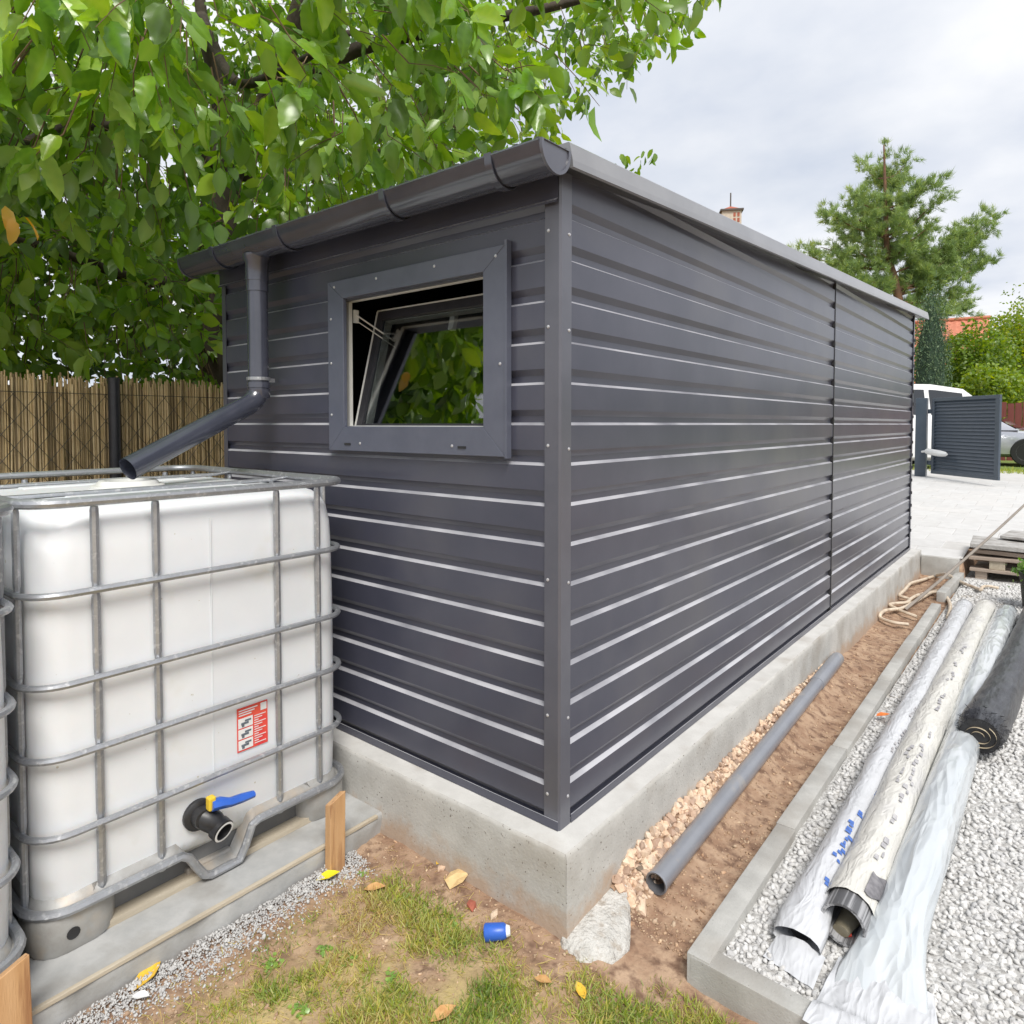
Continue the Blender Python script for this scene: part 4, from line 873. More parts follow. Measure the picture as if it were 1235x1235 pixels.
lu, lv, lz = project(LP + LD * .05); ap = LS / lz * ((lu > -20) & (lu < 900) & (lv > -20) & (lv < 450))
order = np.argsort(-ap); big = order[:300]; rest = order[300:]
LT = [leaf_template(.10, .10, .29), leaf_template(.26, .06, .27), leaf_template(.40, .12, .25), leaf_template(.18, .02, .30)]
VV = []; FF = []; TT = []; o_ = 0; spin = rng.uniform(-1.3, 1.3, n_) + np.where(rng.random(n_) < .3, math.pi, 0)
for k in range(4):
    ix = rest[k::4]; V_, F_ = stamp(*LT[k], LP[ix], LD[ix], LS[ix], spin[ix], rng.uniform(.85, 1.2, len(ix))); VV.append(V_); FF.append(F_ + o_); TT.append(np.clip(np.repeat(ti[ix], 11) + np.tile([.07] * 5 + [-.03] * 6, len(ix)), 0, .955)); o_ += len(V_)
tri_mesh('crown', np.concatenate(VV), np.concatenate(FF), np.concatenate(TT), M['leaf'], tree, 'stuff', True)
leaf_me = {}
for n3, i in enumerate(big):
    tb_ = min(int(ti[i] * 8), 7); key = (int(i) % 5, tb_)
    if key not in leaf_me:
        V_, F_, C_ = leaf_detailed(*((.10, .10, .27), (.28, .05, .26), (.42, .12, .25), (.18, .02, .30), (.34, -.04, .28))[key[0]], key[0] + 7 * tb_); ob = tri_mesh('leaf', V_, F_, np.clip((tb_ + .5) / 8.4 + C_, 0, .955), M['leaf'], tree, None, True); leaf_me[key] = ob.data; o = ob
    else: o = link('leaf', leaf_me[key], tree)
    X_, Y_, Z_ = frames(LD[i:i + 1], spin[i:i + 1]); mt = Matrix(np.stack([X_[0], Y_[0], Z_[0]], 1).tolist()).to_4x4()
    o.matrix_parent_inverse = wloc(tree).inverted(); o.location = LP[i]; o.rotation_euler = mt.to_euler(); o.scale = [LS[i]] * 3
# yellow turned leaves at the outer edge of the crown
yl = MB()
for u, v, dx, dz in ((6, 248, .3, -1), (14, 262, .1, -1), (30, 262, .8, -.8)):
    p_ = Dp(u, v, 2.6); V_, F_ = stamp(*LT[1], p_[None], np.array([[dx * .77, dx * .6, dz]]), np.array([.105]), np.array([.4])); ob = tri_mesh('leaf', V_, F_, [1.0] * 11, M['leaf'], tree, None, True); ob['label'] = 'yellow turned leaf'
# hedge mass behind the fence
HP = []
for _ in range(13000):
    y = rng.uniform(-4, 10); x = -5.9 + rng.normal(0, .35); z = rng.uniform(1.0, 3.4 + .9 * fnoise(y, 0, .8)); HP.append((x, y, z))
HP = np.array(HP); V_, F_ = stamp(*LT[3], HP, rng.normal(0, 1, HP.shape), rng.uniform(.10, .17, len(HP)), rng.uniform(0, 6, len(HP)))
hd = thing('hedge', (-5.9, 2, -.25), 'dark green hedge beyond the reed fence, seen between the cherry leaves', 'hedge')
tri_mesh('foliage', V_, F_, np.repeat(rng.random(len(HP)), 11), M['hedge'], hd, 'stuff')
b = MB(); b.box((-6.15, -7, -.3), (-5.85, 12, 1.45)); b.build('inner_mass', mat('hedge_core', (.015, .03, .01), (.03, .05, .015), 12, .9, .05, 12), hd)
# ================================================================== PART 3
# ================================================================== PART 3: ground things on the right
# kerb edging units
KZ = -.200
def kerb(x0, x1, y0, y1, z1, label, zb=-.45, rot=0.):
    b = MB(); c_ = Vector(((x0 + x1) / 2, (y0 + y1) / 2, 0)); mt = Matrix.Translation(c_) @ Matrix.Rotation(rot, 4, 'Z') @ Matrix.Translation(-c_)
    b.box((x0, y0, zb), (x1, y1, z1), mtx=mt); tag(b.build('kerb_stone', M['kerb'], bevel=.004, smooth=True), label, 'kerb stone', 'concrete edging kerbs along the gravel')
kls = ['%s concrete edging kerb from the gravel corner, along the soil strip' % w_ for w_ in ('first grey', 'second grey', 'third grey', 'fourth grey', 'fifth grey')]
ysq = [.040, .795, 1.545, 2.545, 3.545, 4.60]
for k in range(5):
    y0, y1 = ysq[k], ysq[k + 1]; xm = .388 - .0085 * (y0 + y1) / 2
    kerb(xm + .002 * (-1) ** k, xm + .064 + .002 * (-1) ** k, y0 + .0015, y1 - .0015, KZ + .003 * fnoise(k, 3, 1.7), kls[k], rot=.0085)
kerb(.400, 1.36, .030, .094, KZ - .004, 'grey concrete edging kerb across the near end of the white gravel', rot=-.02)
kerb(.36, .425, 4.9, 5.9, KZ + .03, 'grey concrete edging kerb behind the coiled hose, by the paving', rot=-.03)
kerb(.095, .40, 5.86, 5.92, -.045, 'short grey concrete kerb closing the soil strip against the paving')
# paving
b = MB(); b.grid([[(x, y, float(zpave(np.array(y))) - .012) for y in (6.63, 8, 10, 13.2, 13.9, 15.5)] for x in (-7, -3, 0, .42, 2, 6)]); b.grid([[(x, y, float(zpave(np.array(y))) - .012) for y in (5.925, 6.63)] for x in (-7, -3, 0, .42)]); pav = b.build('paving', M['joint'], kind='structure', recalc=False)
b = MB(); b.box((-.197, -.197, -.05), (.197, .197, .0)); first = b.build('paver', M['paver'], pav, bevel=.006); pme = first.data; bpy.data.objects.remove(first)
cnt = 0
for r_ in range(17):
    y = 5.925 + .2 + r_ * .401
    for c_ in range(-2, 14):
        x = -.6 + (c_ + (.5 if r_ % 2 else 0)) * .401
        u, v, zc = project(np.array((x, y, 0.)))
        if u < 1040 or u > 1400 or cnt >= 290 or (x > .25 and y < 6.8): continue
        o = link('paver', pme, pav); o.location = (x, y, float(zpave(np.array(y))) - .006 + rng.uniform(-.0015, .0015)); o.rotation_euler = (math.atan(.0413), 0, rng.normal(0, .002)); o.matrix_parent_inverse = Matrix(); cnt += 1

# beige rubble along the plinth
rub = MB(); rows = []
for x in np.linspace(.086, .27, 12):
    rows.append([(x, y, max(ground_z(x, y) - .02, -.168 + .012 * fnoise(x, y, 9) - 1.15 * max(0, x - .105) - .25 * max(0, .3 - y))) for y in np.linspace(.14, 2.75, 90)])
rb = rub.grid(rows).build('rubble_strip', M['soil'], kind='structure', smooth=True, sharp=180, recalc=False)
def rubz(x, y): return max(ground_z(x, y) - .006, -.165 + .012 * fnoise(x, y, 9) - 1.15 * max(0, x - .105) - .25 * max(0, .3 - y))
rme = [stone_mesh('stone', M['rubble'], 300 + k, 1, .8, .7) for k in range(8)]
cnt = 0; small = []
for _ in range(9000):
    y = .16 + 2.5 * rng.random() ** 1.35; x = .094 + abs(rng.normal(0, .05))
    if x > np.interp(y, [.2, 2.8], [.165, .085]) + .012 * (y < .3) * 3 or x < .092: continue
    s_ = rng.uniform(.016, .044) * (1.1 if y < .8 else .85); p_ = (x, y, rubz(x, y) + s_ * .18)
    if cnt < 300: o = link('stone', rme[cnt % 8], rb); o.location = p_; o.scale = [s_] * 3; o.rotation_euler = rng.uniform(0, 6.3, 3); o.matrix_parent_inverse = Matrix(); cnt += 1
    elif len(small) < 900: small.append(p_ + (s_ * .6,))
small = np.array(small); scatter_stones('loose_rubble', small[:, :3] - np.array((0, 0, .004)), small[:, 3], M['rubble'], rb)
# small pebbles and clods in the soil
P = []
for _ in range(7000):
    if rng.random() < .55: x, y = rng.uniform(.12, .38), .1 + 5.5 * rng.random() ** 1.6
    else: x, y = rng.uniform(-.68, .4), rng.uniform(-1.1, -.1)
    P.append((x, y, ground_z(x, y) + .001))
P = np.array(P); cl = scatter_stones('soil_clods', P, rng.gamma(1.6, .0026, len(P)) + .0025, mat('soil_clod', (.33, .20, .125), (.5, .38, .27), 30, .95, attr=[(0, (1, 1, 1)), (.6, (.8, .75, .7)), (.9, (1.2, 1.2, 1.15)), (1, (1.5, 1.5, 1.45))]), ground)

# grey drain pipe
pa = Vector(Zp(791, 1066, -.198)); pb = Vector(Zp(1010, 794, -.172)); dpv = (pb - pa).normalized(); ln = (pb - pa).length; PR = .0335
pipe = thing('drain_pipe', (pa.x, pa.y, -.25), 'long grey plastic drain pipe lying on the soil beside the plinth', 'pipe')
def along(t_): return pa + dpv * t_
sl_ = ln * .80
prof_ = [(0, PR * 1.0), (.004, PR + .002), (.01, PR), (sl_, PR), (sl_ + .002, PR + .004), (sl_ + .02, PR + .0045), (ln - .03, PR + .004), (ln, PR + .003)]
MB().tube([along(t_) for t_, _ in prof_], [r_ for _, r_ in prof_], 24, cap=False).build('barrel', M['pvc'], pipe, True, sharp=50)
MB().tube([along(t_) for t_ in (0, .001, .3, ln - .001, ln)], [PR, PR - .0045, PR - .0045, PR - .003, PR + .003], 24, cap=False).build('bore', M['pvc_in'], pipe, True, sharp=50)
# short pipe stub stuck in the rubble behind it
q_ = Zp(768, 1058, -.215); b = MB(); d_ = Vector((.0, 1, .05)).normalized(); c_ = Vector(q_)
b.tube([c_, c_ + d_ * .1], .03, 16, cap=False); b.tube([c_, c_ + d_ * .001, c_ + d_ * .09], [.03, .026, .026], 16)
tag(b.build('pipe_stub', mat('muddy_pipe', (.13, .10, .075), (.22, .17, .12), 30, .8), smooth=True, sharp=50), 'muddy dark pipe mouth half buried in beige rubble by the grey pipe', 'pipe')

# ------------------------------------------------ wrapped rolls on the gravel
def roll_mesh(secs, n=26, wr=.004, seed=0, capend=True, capstart=False, ripple=1.):
    """secs: (x, y, zc, half width, half height)"""
    b = MB(); rows = []; S = np.array(secs); ys_ = np.linspace(0, 1, 110) ** 1.25; tpar = np.linspace(0, 1, len(S))
    L_ = np.concatenate([[0], np.cumsum(np.linalg.norm(np.diff(S[:, :2], axis=0), axis=1))]); L_ /= L_[-1]
    for q in ys_:
        x, y, z, a, h = [np.interp(q, L_, S[:, k]) for k in range(5)]; row = []
        for j in range(n):
            t_ = 2 * math.pi * j / n; ca, sa = math.cos(t_), math.sin(t_)
            w_ = 1 + ripple * (.05 * fnoise(j * .9, y * 3.2, 1, seed) + .035 * fnoise(math.cos(t_) * 3, y * 9 + math.sin(t_) * 3, 1, seed + 5))
            zz_ = z + h * sa * w_ * (1 if sa > 0 else .96)
            row.append((x + a * ca * w_, y, max(zz_, -.2265 + .001 * j / n)))
        rows.append(row)
    b.grid(rows, 0, True, capstart, capend); return b
GZ_ = -.226
RA = [(.607, .262, GZ_ + .030, .062, .030), (.606, .33, GZ_ + .040, .066, .04), (.600, .46, GZ_ + .045, .055, .045), (.598, .62, GZ_ + .047, .047, .047), (.597, .85, GZ_ + .046, .046, .046), (.592, 1.2, GZ_ + .046, .047, .046), (.585, 1.6, GZ_ + .045, .05, .045), (.588, 2.4, GZ_ + .047, .054, .047), (.580, 3.4, GZ_ + .047, .056, .047), (.568, 4.6, GZ_ + .045, .056, .045)]
ra = thing('wrapped_roll', (.6, .3, GZ_), 'narrow roll in loose white plastic film with blue print, nearest the kerb line', 'roll', 'wrapped rolls on the gravel')
roll_mesh(RA, seed=1, ripple=1.5).build('film_sleeve', M['film'], ra, True, sharp=180)
b = MB(); b.tube([(.606, .30, GZ_ + .036), (.604, .34, GZ_ + .036), (.60, .6, GZ_ + .04)], [.026, .026, .026], 16, cap=True); b.build('roll_core', M['black'], ra, True)
# loose film lip folded over the gravel
b = MB(); rows = []
for k, q in enumerate(np.linspace(0, 1, 8)):
    rows.append([(.555 + .125 * f - .012 * q * (1 - f), .27 - .085 * q - .03 * f * q, GZ_ + .004 + .030 * (1 - q) * (.4 + .6 * math.sin(math.pi * min(1, f * 1.1))) + .006 * fnoise(f * 6, q * 4, 1, 3)) for f in np.linspace(0, 1, 12)])
b.grid(rows); ob = b.build('film_end', M['film'], ra, True, sharp=180, recalc=False)
RB = [(.700, .430, GZ_ + .062, .067, .063), (.700, .50, GZ_ + .062, .067, .063), (.702, .7, GZ_ + .062, .066, .062), (.698, 1.0, GZ_ + .062, .068, .062), (.690, 1.5, GZ_ + .060, .067, .060), (.688, 2.0, GZ_ + .060, .068, .060), (.69, 2.8, GZ_ + .058, .068, .058), (.695, 3.8, GZ_ + .055, .066, .055), (.70, 4.66, GZ_ + .05, .064, .05)]
rbo = thing('wrapped_roll', (.7, .4, GZ_), 'grey printed fleece roll on the gravel with an open dark tube end', 'roll', 'wrapped rolls on the gravel')
roll_mesh(RB, seed=2, capend=True).build('fleece_wrap', M['fleece'], rbo, True, sharp=180)
b = MB(); b.tube([(.700, .362, GZ_ + .0605), (.700, .46, GZ_ + .0605)], [.058, .058], 28, cap=False); b.tube([(.700, .362, GZ_ + .0605), (.700, .363, GZ_ + .0605), (.7, .60, GZ_ + .0605)], [.058, .050, .048], 28, cap=False); b.build('tube_end', mat('grey_banded_tube', (.10, .10, .105), (.36, .36, .37), 60, .45, stretch=(1, .02, 1), lo=.46, hi=.54), rbo, True, sharp=50)
b = MB(); b.lathe([(.0001, 0), (.05, .0)], (.7, .58, GZ_ + .058), 'Y', 20); b.build('tube_plug', M['black'], rbo)
b = MB(); b.tube([(.690, .385, GZ_ + .026), (.7, .45, GZ_ + .03), (.7, .55, GZ_ + .035)], [.022, .028, .028], 12, flat=.7); b.build('inner_bag', mat('olive_bag', (.30, .27, .20), (.2, .17, .11), 20, .4), rbo, True)
b = MB(); b.tube([(.678, .40, GZ_ + .018), (.702, .396, GZ_ + .014), (.715, .40, GZ_ + .018)], [.005, .007, .005], 8); b.build('red_tape', M['red'], rbo, True)
RC = [(.835, .14, GZ_ + .006, .105, .006), (.825, .19, GZ_ + .008, .108, .008), (.815, .27, GZ_ + .016, .10, .016), (.815, .36, GZ_ + .030, .084, .030), (.818, .46, GZ_ + .052, .070, .052), (.822, .6, GZ_ + .060, .066, .060), (.826, 1.0, GZ_ + .063, .068, .063), (.828, 1.5, GZ_ + .062, .068, .062), (.826, 1.85, GZ_ + .055, .066, .055), (.808, 2.1, GZ_ + .046, .06, .046), (.815, 2.5, GZ_ + .055, .068, .055), (.822, 3.2, GZ_ + .062, .072, .062), (.83, 3.9, GZ_ + .062, .072, .062), (.835, 4.55, GZ_ + .055, .066, .055)]
rco = thing('wrapped_roll', (.82, .3, GZ_), 'thick roll in shiny clear-white film, its loose flap lying over the end kerb', 'roll', 'wrapped rolls on the gravel')
roll_mesh(RC, seed=3, ripple=1.1, capstart=True).build('film_wrap', M['film_b'], rco, True, sharp=180)
b = MB(); rows = []
for q in np.linspace(0, 1, 16):
    y = .30 - .27 * q
    rows.append([(.705 + .215 * f + (.075 * q) * (f - .15), y + .02 * f * (1 - q) + .03 * (f - .5) * q, max(GZ_ + .012 + .018 * (1 - q) * math.sin(math.pi * f), (KZ + .006) if y < .115 else -9) + .007 * fnoise(f * 5, q * 5, 1, 8) + .004 * fnoise(f * 16, q * 4, 1, 2)) for f in np.linspace(0, 1, 20)])
b.grid(rows); b.build('film_flap', M['film'], rco, True, sharp=180, recalc=False)
# print on the rolls: broken rows of worn block marks
def marks(parent, secs, y0, y1, ang, n, m, hgt, seed, skip=.25, name='print_mark'):
    rr = random.Random(seed); S = np.array(secs); b = MB(); dy = (y1 - y0) / n
    for k in range(n):
        if rr.random() < skip: continue
        ya, yb = y0 + dy * k + dy * .12, y0 + dy * (k + 1) - dy * .12
        for part in range(2):
            f0 = rr.uniform(-.5, .1); f1 = f0 + rr.uniform(.25, .6); vs_ = []
            yA, yB = (ya, ya + (yb - ya) * .42) if part == 0 else (ya + (yb - ya) * .5, yb)
            for y, f in ((yA, f0), (yB, f0 + .1), (yB, f1), (yA, f1)):
                x, z, a, h = [np.interp(y, S[:, 1], S[:, c]) for c in (0, 2, 3, 4)]; t_ = R(ang) + f * hgt / a
                vs_.append((x + (a * 1.07 + .001) * math.cos(t_), y, z + (h * 1.07 + .001) * math.sin(t_)))
            b.add(vs_, [[0, 1, 2, 3]])
    o = b.build(name, m, parent, recalc=False); o['kind'] = 'stuff'
marks(ra, RA, .46, .95, 58, 11, M['blueink'], .032, 3, .12, 'blue_print'); marks(ra, RA, 1.05, 1.2, 35, 3, M['blueink'], .02, 9, .3, 'blue_print')
marks(ra, RA, 1.5, 2.2, 50, 12, M['greyink'], .018, 5, .25, 'grey_print')
marks(rbo, RB, .62, 1.75, 62, 14, M['greyink'], .030, 6, .3, 'grey_print'); marks(rbo, RB, 1.0, 1.7, 95, 9, M['greyink'], .024, 7, .45, 'grey_print'); marks(rbo, RB, 1.9, 3.2, 75, 14, M['greyink'], .03, 8, .4, 'grey_print')
b = MB(); S = np.array(RB); rows = []
for y in np.linspace(.47, .58, 5):
    x, z, a, h = [np.interp(y, S[:, 1], S[:, c]) for c in (0, 2, 3, 4)]
    rows.append([(x + (a * 1.05 + .0012) * math.cos(R(t_)), y + .02 * math.sin(t_ * .09), z + (h * 1.05 + .0012) * math.sin(R(t_))) for t_ in np.linspace(8, 62, 7)])
b.grid(rows); b.build('tape_patch', mat('torn_grey_tape', (.13, .125, .135), (.24, .23, .24), 40, .4), rbo, True, recalc=False)

# black mesh roll lying over the others
bk = thing('black_roll', (.9, 1.9, GZ_), 'shaggy black netting roll with a pale cardboard core, resting beside the wrapped rolls', 'roll')
BK = [(.888, 1.86, GZ_ + .105, .070, .070), (.892, 1.95, GZ_ + .108, .088, .086), (.915, 2.3, GZ_ + .10, .086, .086), (.950, 3.0, GZ_ + .088, .08, .08), (.985, 4.0, GZ_ + .08, .074, .074), (1.0, 4.7, GZ_ + .075, .068, .068)]
b = roll_mesh(BK, seed=4, ripple=1.6, capend=True); b.build('netting', M['blackfilm'], bk, True, sharp=180)
b = MB(); c_ = Vector((.887, 1.845, GZ_ + .105))
rows = []
for k in range(60):
    a = k * .23; r_ = .018 + .0045 * a / 1.3; rows.append([(c_.x + r_ * math.cos(a), c_.y + .0 + yo, c_.z + r_ * .82 * math.sin(a)) for yo in (-.004, .12)])
b.grid(rows); b.build('core_spiral', mat('pale_core', (.55, .47, .34), (.4, .33, .23), 30, .7), bk, True, sharp=180, recalc=False)
b = MB(); b.tube([(c_.x, c_.y + .008, c_.z), (c_.x, c_.y + .03, c_.z)], [.074, .070], 22); b.build('end_face', M['black'], bk, True)
P = []; D = []
for _ in range(700):
    y = 1.84 + abs(rng.normal(0, .07)); a = rng.uniform(0, 6.283); x, z, ra_, h = [np.interp(y, [s[1] for s in BK], [s[k] for s in BK]) for k in (0, 2, 3, 4)]
    P.append((x + ra_ * .97 * math.cos(a), y, max(z + h * .97 * math.sin(a), GZ_ + .004))); D.append((math.cos(a) * .7 + rng.normal(0, .5), -.8 + rng.normal(0, .5), math.sin(a) * .5 + rng.normal(0, .4)))
Tn = np.array([(0, -.03, 0), (0, .03, 0), (.6, .015, .05), (1, 0, -.1)]); V_, F_ = stamp(Tn, [(0, 1, 2), (0, 2, 3)], np.array(P), np.array(D), rng.uniform(.01, .028, len(P)), rng.uniform(0, 6, len(P)))
V_[:, 2] = np.maximum(V_[:, 2], GZ_ + .002); tri_mesh('frayed_strands', V_, F_, None, M['blackfilm'], bk, 'stuff')

# hose
def hz(u, v, z=-.215): return Zp(u, v, z)
def zpx(X, Yq): return (1000 + X / 4.94, 690 + Yq / 4.94)
HA = [(470, 312), (380, 300), (310, 275), (276, 245), (300, 224), (380, 222), (440, 212), (540, 160), (630, 112), (680, 122), (712, 170), (722, 215), (705, 272)]
HB = [(522, 266), (450, 240), (390, 212), (335, 190), (400, 186), (465, 180), (475, 160), (420, 140), (390, 100), (400, 76), (470, 62), (560, 45), (640, 20), (695, 12), (745, 36), (810, 70), (880, 96), (905, 105), (915, 88), (950, 84), (1010, 95)]
HC = [(465, 180), (500, 150), (560, 128), (640, 118)]
hose = thing('garden_hose', (.25, 4.0, -.25), 'tan garden hose lying in loose loops over the soil and kerb end', 'hose')
def spl(P_, k=6):
    P_ = [Vector(p) for p in P_]; o_ = []
    for i in range(len(P_) - 1):
        p0, p1, p2, p3 = P_[max(i - 1, 0)], P_[i], P_[i + 1], P_[min(i + 2, len(P_) - 1)]
        for q in range(k):
            t_ = q / k; o_.append(.5 * ((2 * p1) + (-p0 + p2) * t_ + (2 * p0 - 5 * p1 + 4 * p2 - p3) * t_ ** 2 + (-p0 + 3 * p1 - 3 * p2 + p3) * t_ ** 3))
    return o_ + [P_[-1]]
for path_ in (HA, HB, HC):
    pp = []
    for k, (X, Yq) in enumerate(path_):
        p_ = hz(*zpx(X, Yq)); x, y = p_[0], p_[1]; zt = ground_z(x, y) + .030
        if .33 < x < .45 and y < 4.65: zt = KZ + .018
        if x >= .45: zt = GZ_ + .024
        pp.append(tuple(hz(*zpx(X, Yq), z=max(zt, -.235) + .008 * (k % 2))))
        pp[-1] = (max(pp[-1][0], .106), pp[-1][1], pp[-1][2])
    MB().tube(spl(pp), .0125, 8).build('hose_length', M['hose'], hose, True)
# leaning rod
r0 = Zp(1092, 735, -.225); r1 = Dp(1262, 584, 5.6)
rod_pts = [Vector(r0) + (Vector(r1) - Vector(r0)) * q + Vector((0, 0, -.02 * math.sin(math.pi * q))) for q in np.linspace(0, 1, 14)]
tag(MB().tube(rod_pts, list(np.linspace(.012, .008, 14)), 8).build('long_rod', M['rod'], smooth=True), 'long grey-brown rod leaning across the hose towards the timber stack', 'rod')

# timber and slabs stacked at the paving edge
def plank(x0, x1, y0, y1, z0, z1, m, label, name='plank', rz=0., rx=0., cat='plank'):
    b = MB(); c_ = Vector(((x0 + x1) / 2, (y0 + y1) / 2, (z0 + z1) / 2)); mt = Matrix.Translation(c_) @ Matrix.Rotation(rz, 4, 'Z') @ Matrix.Rotation(rx, 4, 'Y') @ Matrix.Translation(-c_)
    b.box((x0, y0, z0), (x1, y1, z1), mtx=mt); return tag(b.build(name, m, bevel=.004), label, cat, 'planks and slabs stacked by the paving')
bz = -.235
for x in (.56, 1.0, 1.5): plank(x - .045, x + .045, 6.0, 6.5, bz, bz + .075, M['oldwood'], 'short weathered bearer block under the plank stack', 'bearer', cat='timber')
plank(.47, 1.9, 5.99, 6.12, bz + .076, bz + .104, M['oldwood'], 'weathered brown plank at the bottom front of the stack', rz=.02)
plank(.50, 1.9, 6.20, 6.42, bz + .076, bz + .102, M['oldwood'], 'weathered brown plank at the bottom back of the stack', rz=-.02)
plank(.62, .74, 6.0, 6.45, bz + .105, bz + .19, M['board'], 'pale squared timber block between the stacked planks', 'timber_block', cat='timber'); plank(1.3, 1.45, 6.0, 6.45, bz + .105, bz + .19, M['board'], 'pale squared timber block far along the plank stack', 'timber_block', cat='timber')
plank(.46, 1.9, 6.0, 6.16, bz + .191, bz + .222, M['oldwood'], 'weathered brown plank in the middle of the stack', rz=.03, rx=-.012)
plank(.47, 1.9, 6.18, 6.46, bz + .192, bz + .217, M['board'], 'pale plank in the middle of the stack')
slm = mat('rough_grey_slab', (.34, .33, .315), (.46, .45, .43), 14, .9, .004, 60, c3=(.22, .2, .18), s3=8, t3=(.5, .7))
plank(.49, 1.8, 6.02, 6.5, bz + .232, bz + .27, M['oldwood'], 'dark weathered plank just under the grey slab', rz=-.02, rx=.01)
plank(.46, 1.75, 6.0, 6.55, bz + .285, bz + .325, slm, 'rough light grey slab lying on top of the plank stack', 'stone_slab', rz=.05, rx=.018, cat='slab')
plank(.7, 1.9, 6.3, 6.8, bz + .34, bz + .365, slm, 'thin grey slab lying tilted across the top slab', 'stone_slab', rz=-.12, rx=.02, cat='slab')
# potted shrub at the edge of the gravel
pot = thing('potted_shrub', (.985, 4.95, GZ_), 'dark pot with a small green shrub by the plank stack', 'potted plant')
MB().lathe([(.085, 0), (.09, .01), (.115, .26), (.122, .265), (.122, .285), (.110, .285), (.106, .25), (.0001, .245)], (1.0, 5.0, GZ_), 'Z', 22).build('pot', mat('dark_pot', (.028, .032, .03), (.05, .055, .05), 20, .6), pot, True, sharp=40)
P = np.array([(1.0, 5.0, GZ_ + .3)]) + rng.normal(0, 1, (260, 3)) * np.array((.07, .07, .06)); V_, F_ = stamp(*LT[0], P, rng.normal(0, 1, P.shape) + np.array((0, 0, .5)), rng.uniform(.03, .06, len(P)), rng.uniform(0, 6, len(P)))
tri_mesh('foliage', V_, F_, np.repeat(rng.uniform(.0, .6, len(P)), 11), M['leaf'], pot, 'stuff')

# ------------------------------------------------ lawn, fallen leaves, litter
def grass_d(x, y):
    d_ = smooth(-.13, -.30, y) * smooth(-.60, -.42, x) * smooth(.55, .40, x)
    d2 = 1.0 * smooth(.10, .24, x) * smooth(-.06, -.15, y) + .9 * smooth(.3, .36, x) * smooth(.03, -.02, y)
    if d2 > d_: return float(min(1, d2) * np.clip(.8 + 1.0 * fnoise(x, y, 7, 2), .25, 1))
    return float(d_ * np.clip(.55 + 1.5 * fnoise(x, y, 5.5, 2) + .7 * fnoise(x, y, 15, 6), 0.0, 1))
P = []; D = []; S_ = []; T_ = []
for _ in range(60000):
    x, y = rng.uniform(-.62, .56), rng.uniform(-1.05, .03)
    if y > -.1 and x < .12: continue
    if x > .385 and y > -.0: continue
    g_ = grass_d(x, y)
    if rng.random() > g_: continue
    gz = ground_z(x, y); P.append((x, y, gz)); D.append((rng.normal(0, .75), rng.normal(0, .75), 1)); S_.append(rng.uniform(.012, .032) * (.6 + .7 * g_))
    T_.append(np.clip(.48 - .7 * fnoise(x, y, 4, 12) + rng.normal(0, .2), 0, 1))
P = np.array(P); Tn = np.array([(0, -.055, 0), (0, .055, 0), (.55, -.045, .05), (.55, .045, .05), (1, 0, .22)]); TF = [(0, 1, 3), (0, 3, 2), (2, 3, 4)]
V_, F_ = stamp(Tn, TF, P, np.array(D), np.array(S_), rng.uniform(0, 6.3, len(P))); lawn = tri_mesh('grass', V_, F_, np.repeat(T_, 5), M['grass'], None, 'stuff'); lawn['label'] = 'thin patchy grass with dry yellow blades in front of the plinth'; lawn['category'] = 'grass'
# straw litter: flat dry stems
P = []
for _ in range(9000):
    x, y = rng.uniform(-.64, .6), rng.uniform(-1.1, .0)
    if (y > -.11 and x < .3) or rng.random() > .25 + .75 * grass_d(x, y): continue
    P.append((x, y, ground_z(x, y) + .002))
P = np.array(P); D = np.concatenate([rng.normal(0, 1, (len(P), 2)), rng.normal(.05, .12, (len(P), 1))], 1)
V_, F_ = stamp(np.array([(0, -.03, 0), (0, .03, 0), (1, .02, .03), (1, -.02, .03)]), [(0, 1, 2, 3)], P, D, rng.uniform(.012, .035, len(P)), rng.uniform(-.3, .3, len(P)))
st_ = tri_mesh('straw_litter', V_, F_, np.repeat(rng.uniform(.6, 1, len(P)), 4), M['grass'], None, 'stuff'); st_['label'] = 'dry straw-coloured litter strewn through the thin grass'; st_['category'] = 'straw'
# broad-leaved weeds
def weed(u, v, n, s_, label, z=None):
    p_ = Zp(u, v, -.25 if z is None else z); x, y = p_[0], p_[1]; gz = ground_z(x, y) if z is None else z; t_ = thing('weed', (x, y, gz), label, 'weed', 'small weeds in the soil')
    c_ = np.array((x, y, gz + .004)) + rng.normal(0, 1, (n, 3)) * np.array((s_ * .7, s_ * .7, .002)); d_ = rng.normal(0, 1, (n, 3)); d_[:, 2] = .35 + .2 * rng.random(n)
    V_, F_ = stamp(*LT[3], c_, d_, rng.uniform(.5, 1, n) * s_ * .8, rng.uniform(-.4, .4, n), np.full(n, 1.5)); tri_mesh('leaves', V_, F_, np.repeat(rng.uniform(.45, .9, n), 11), M['leaf'], t_, 'stuff')
weed(436, 1056, 14, .014, 'tiny bright green weed in bare soil near the stake by the plinth'); weed(1108, 876, 34, .030, 'yellow-green weed against the kerb below the coiled hose', -.235)
for k, (u, v) in enumerate(((395, 1150), (330, 1165), (468, 1185), (365, 1222), (545, 1120), (420, 1160))): weed(u, v, 26, .018, 'low clover weed patch in the thin lawn')
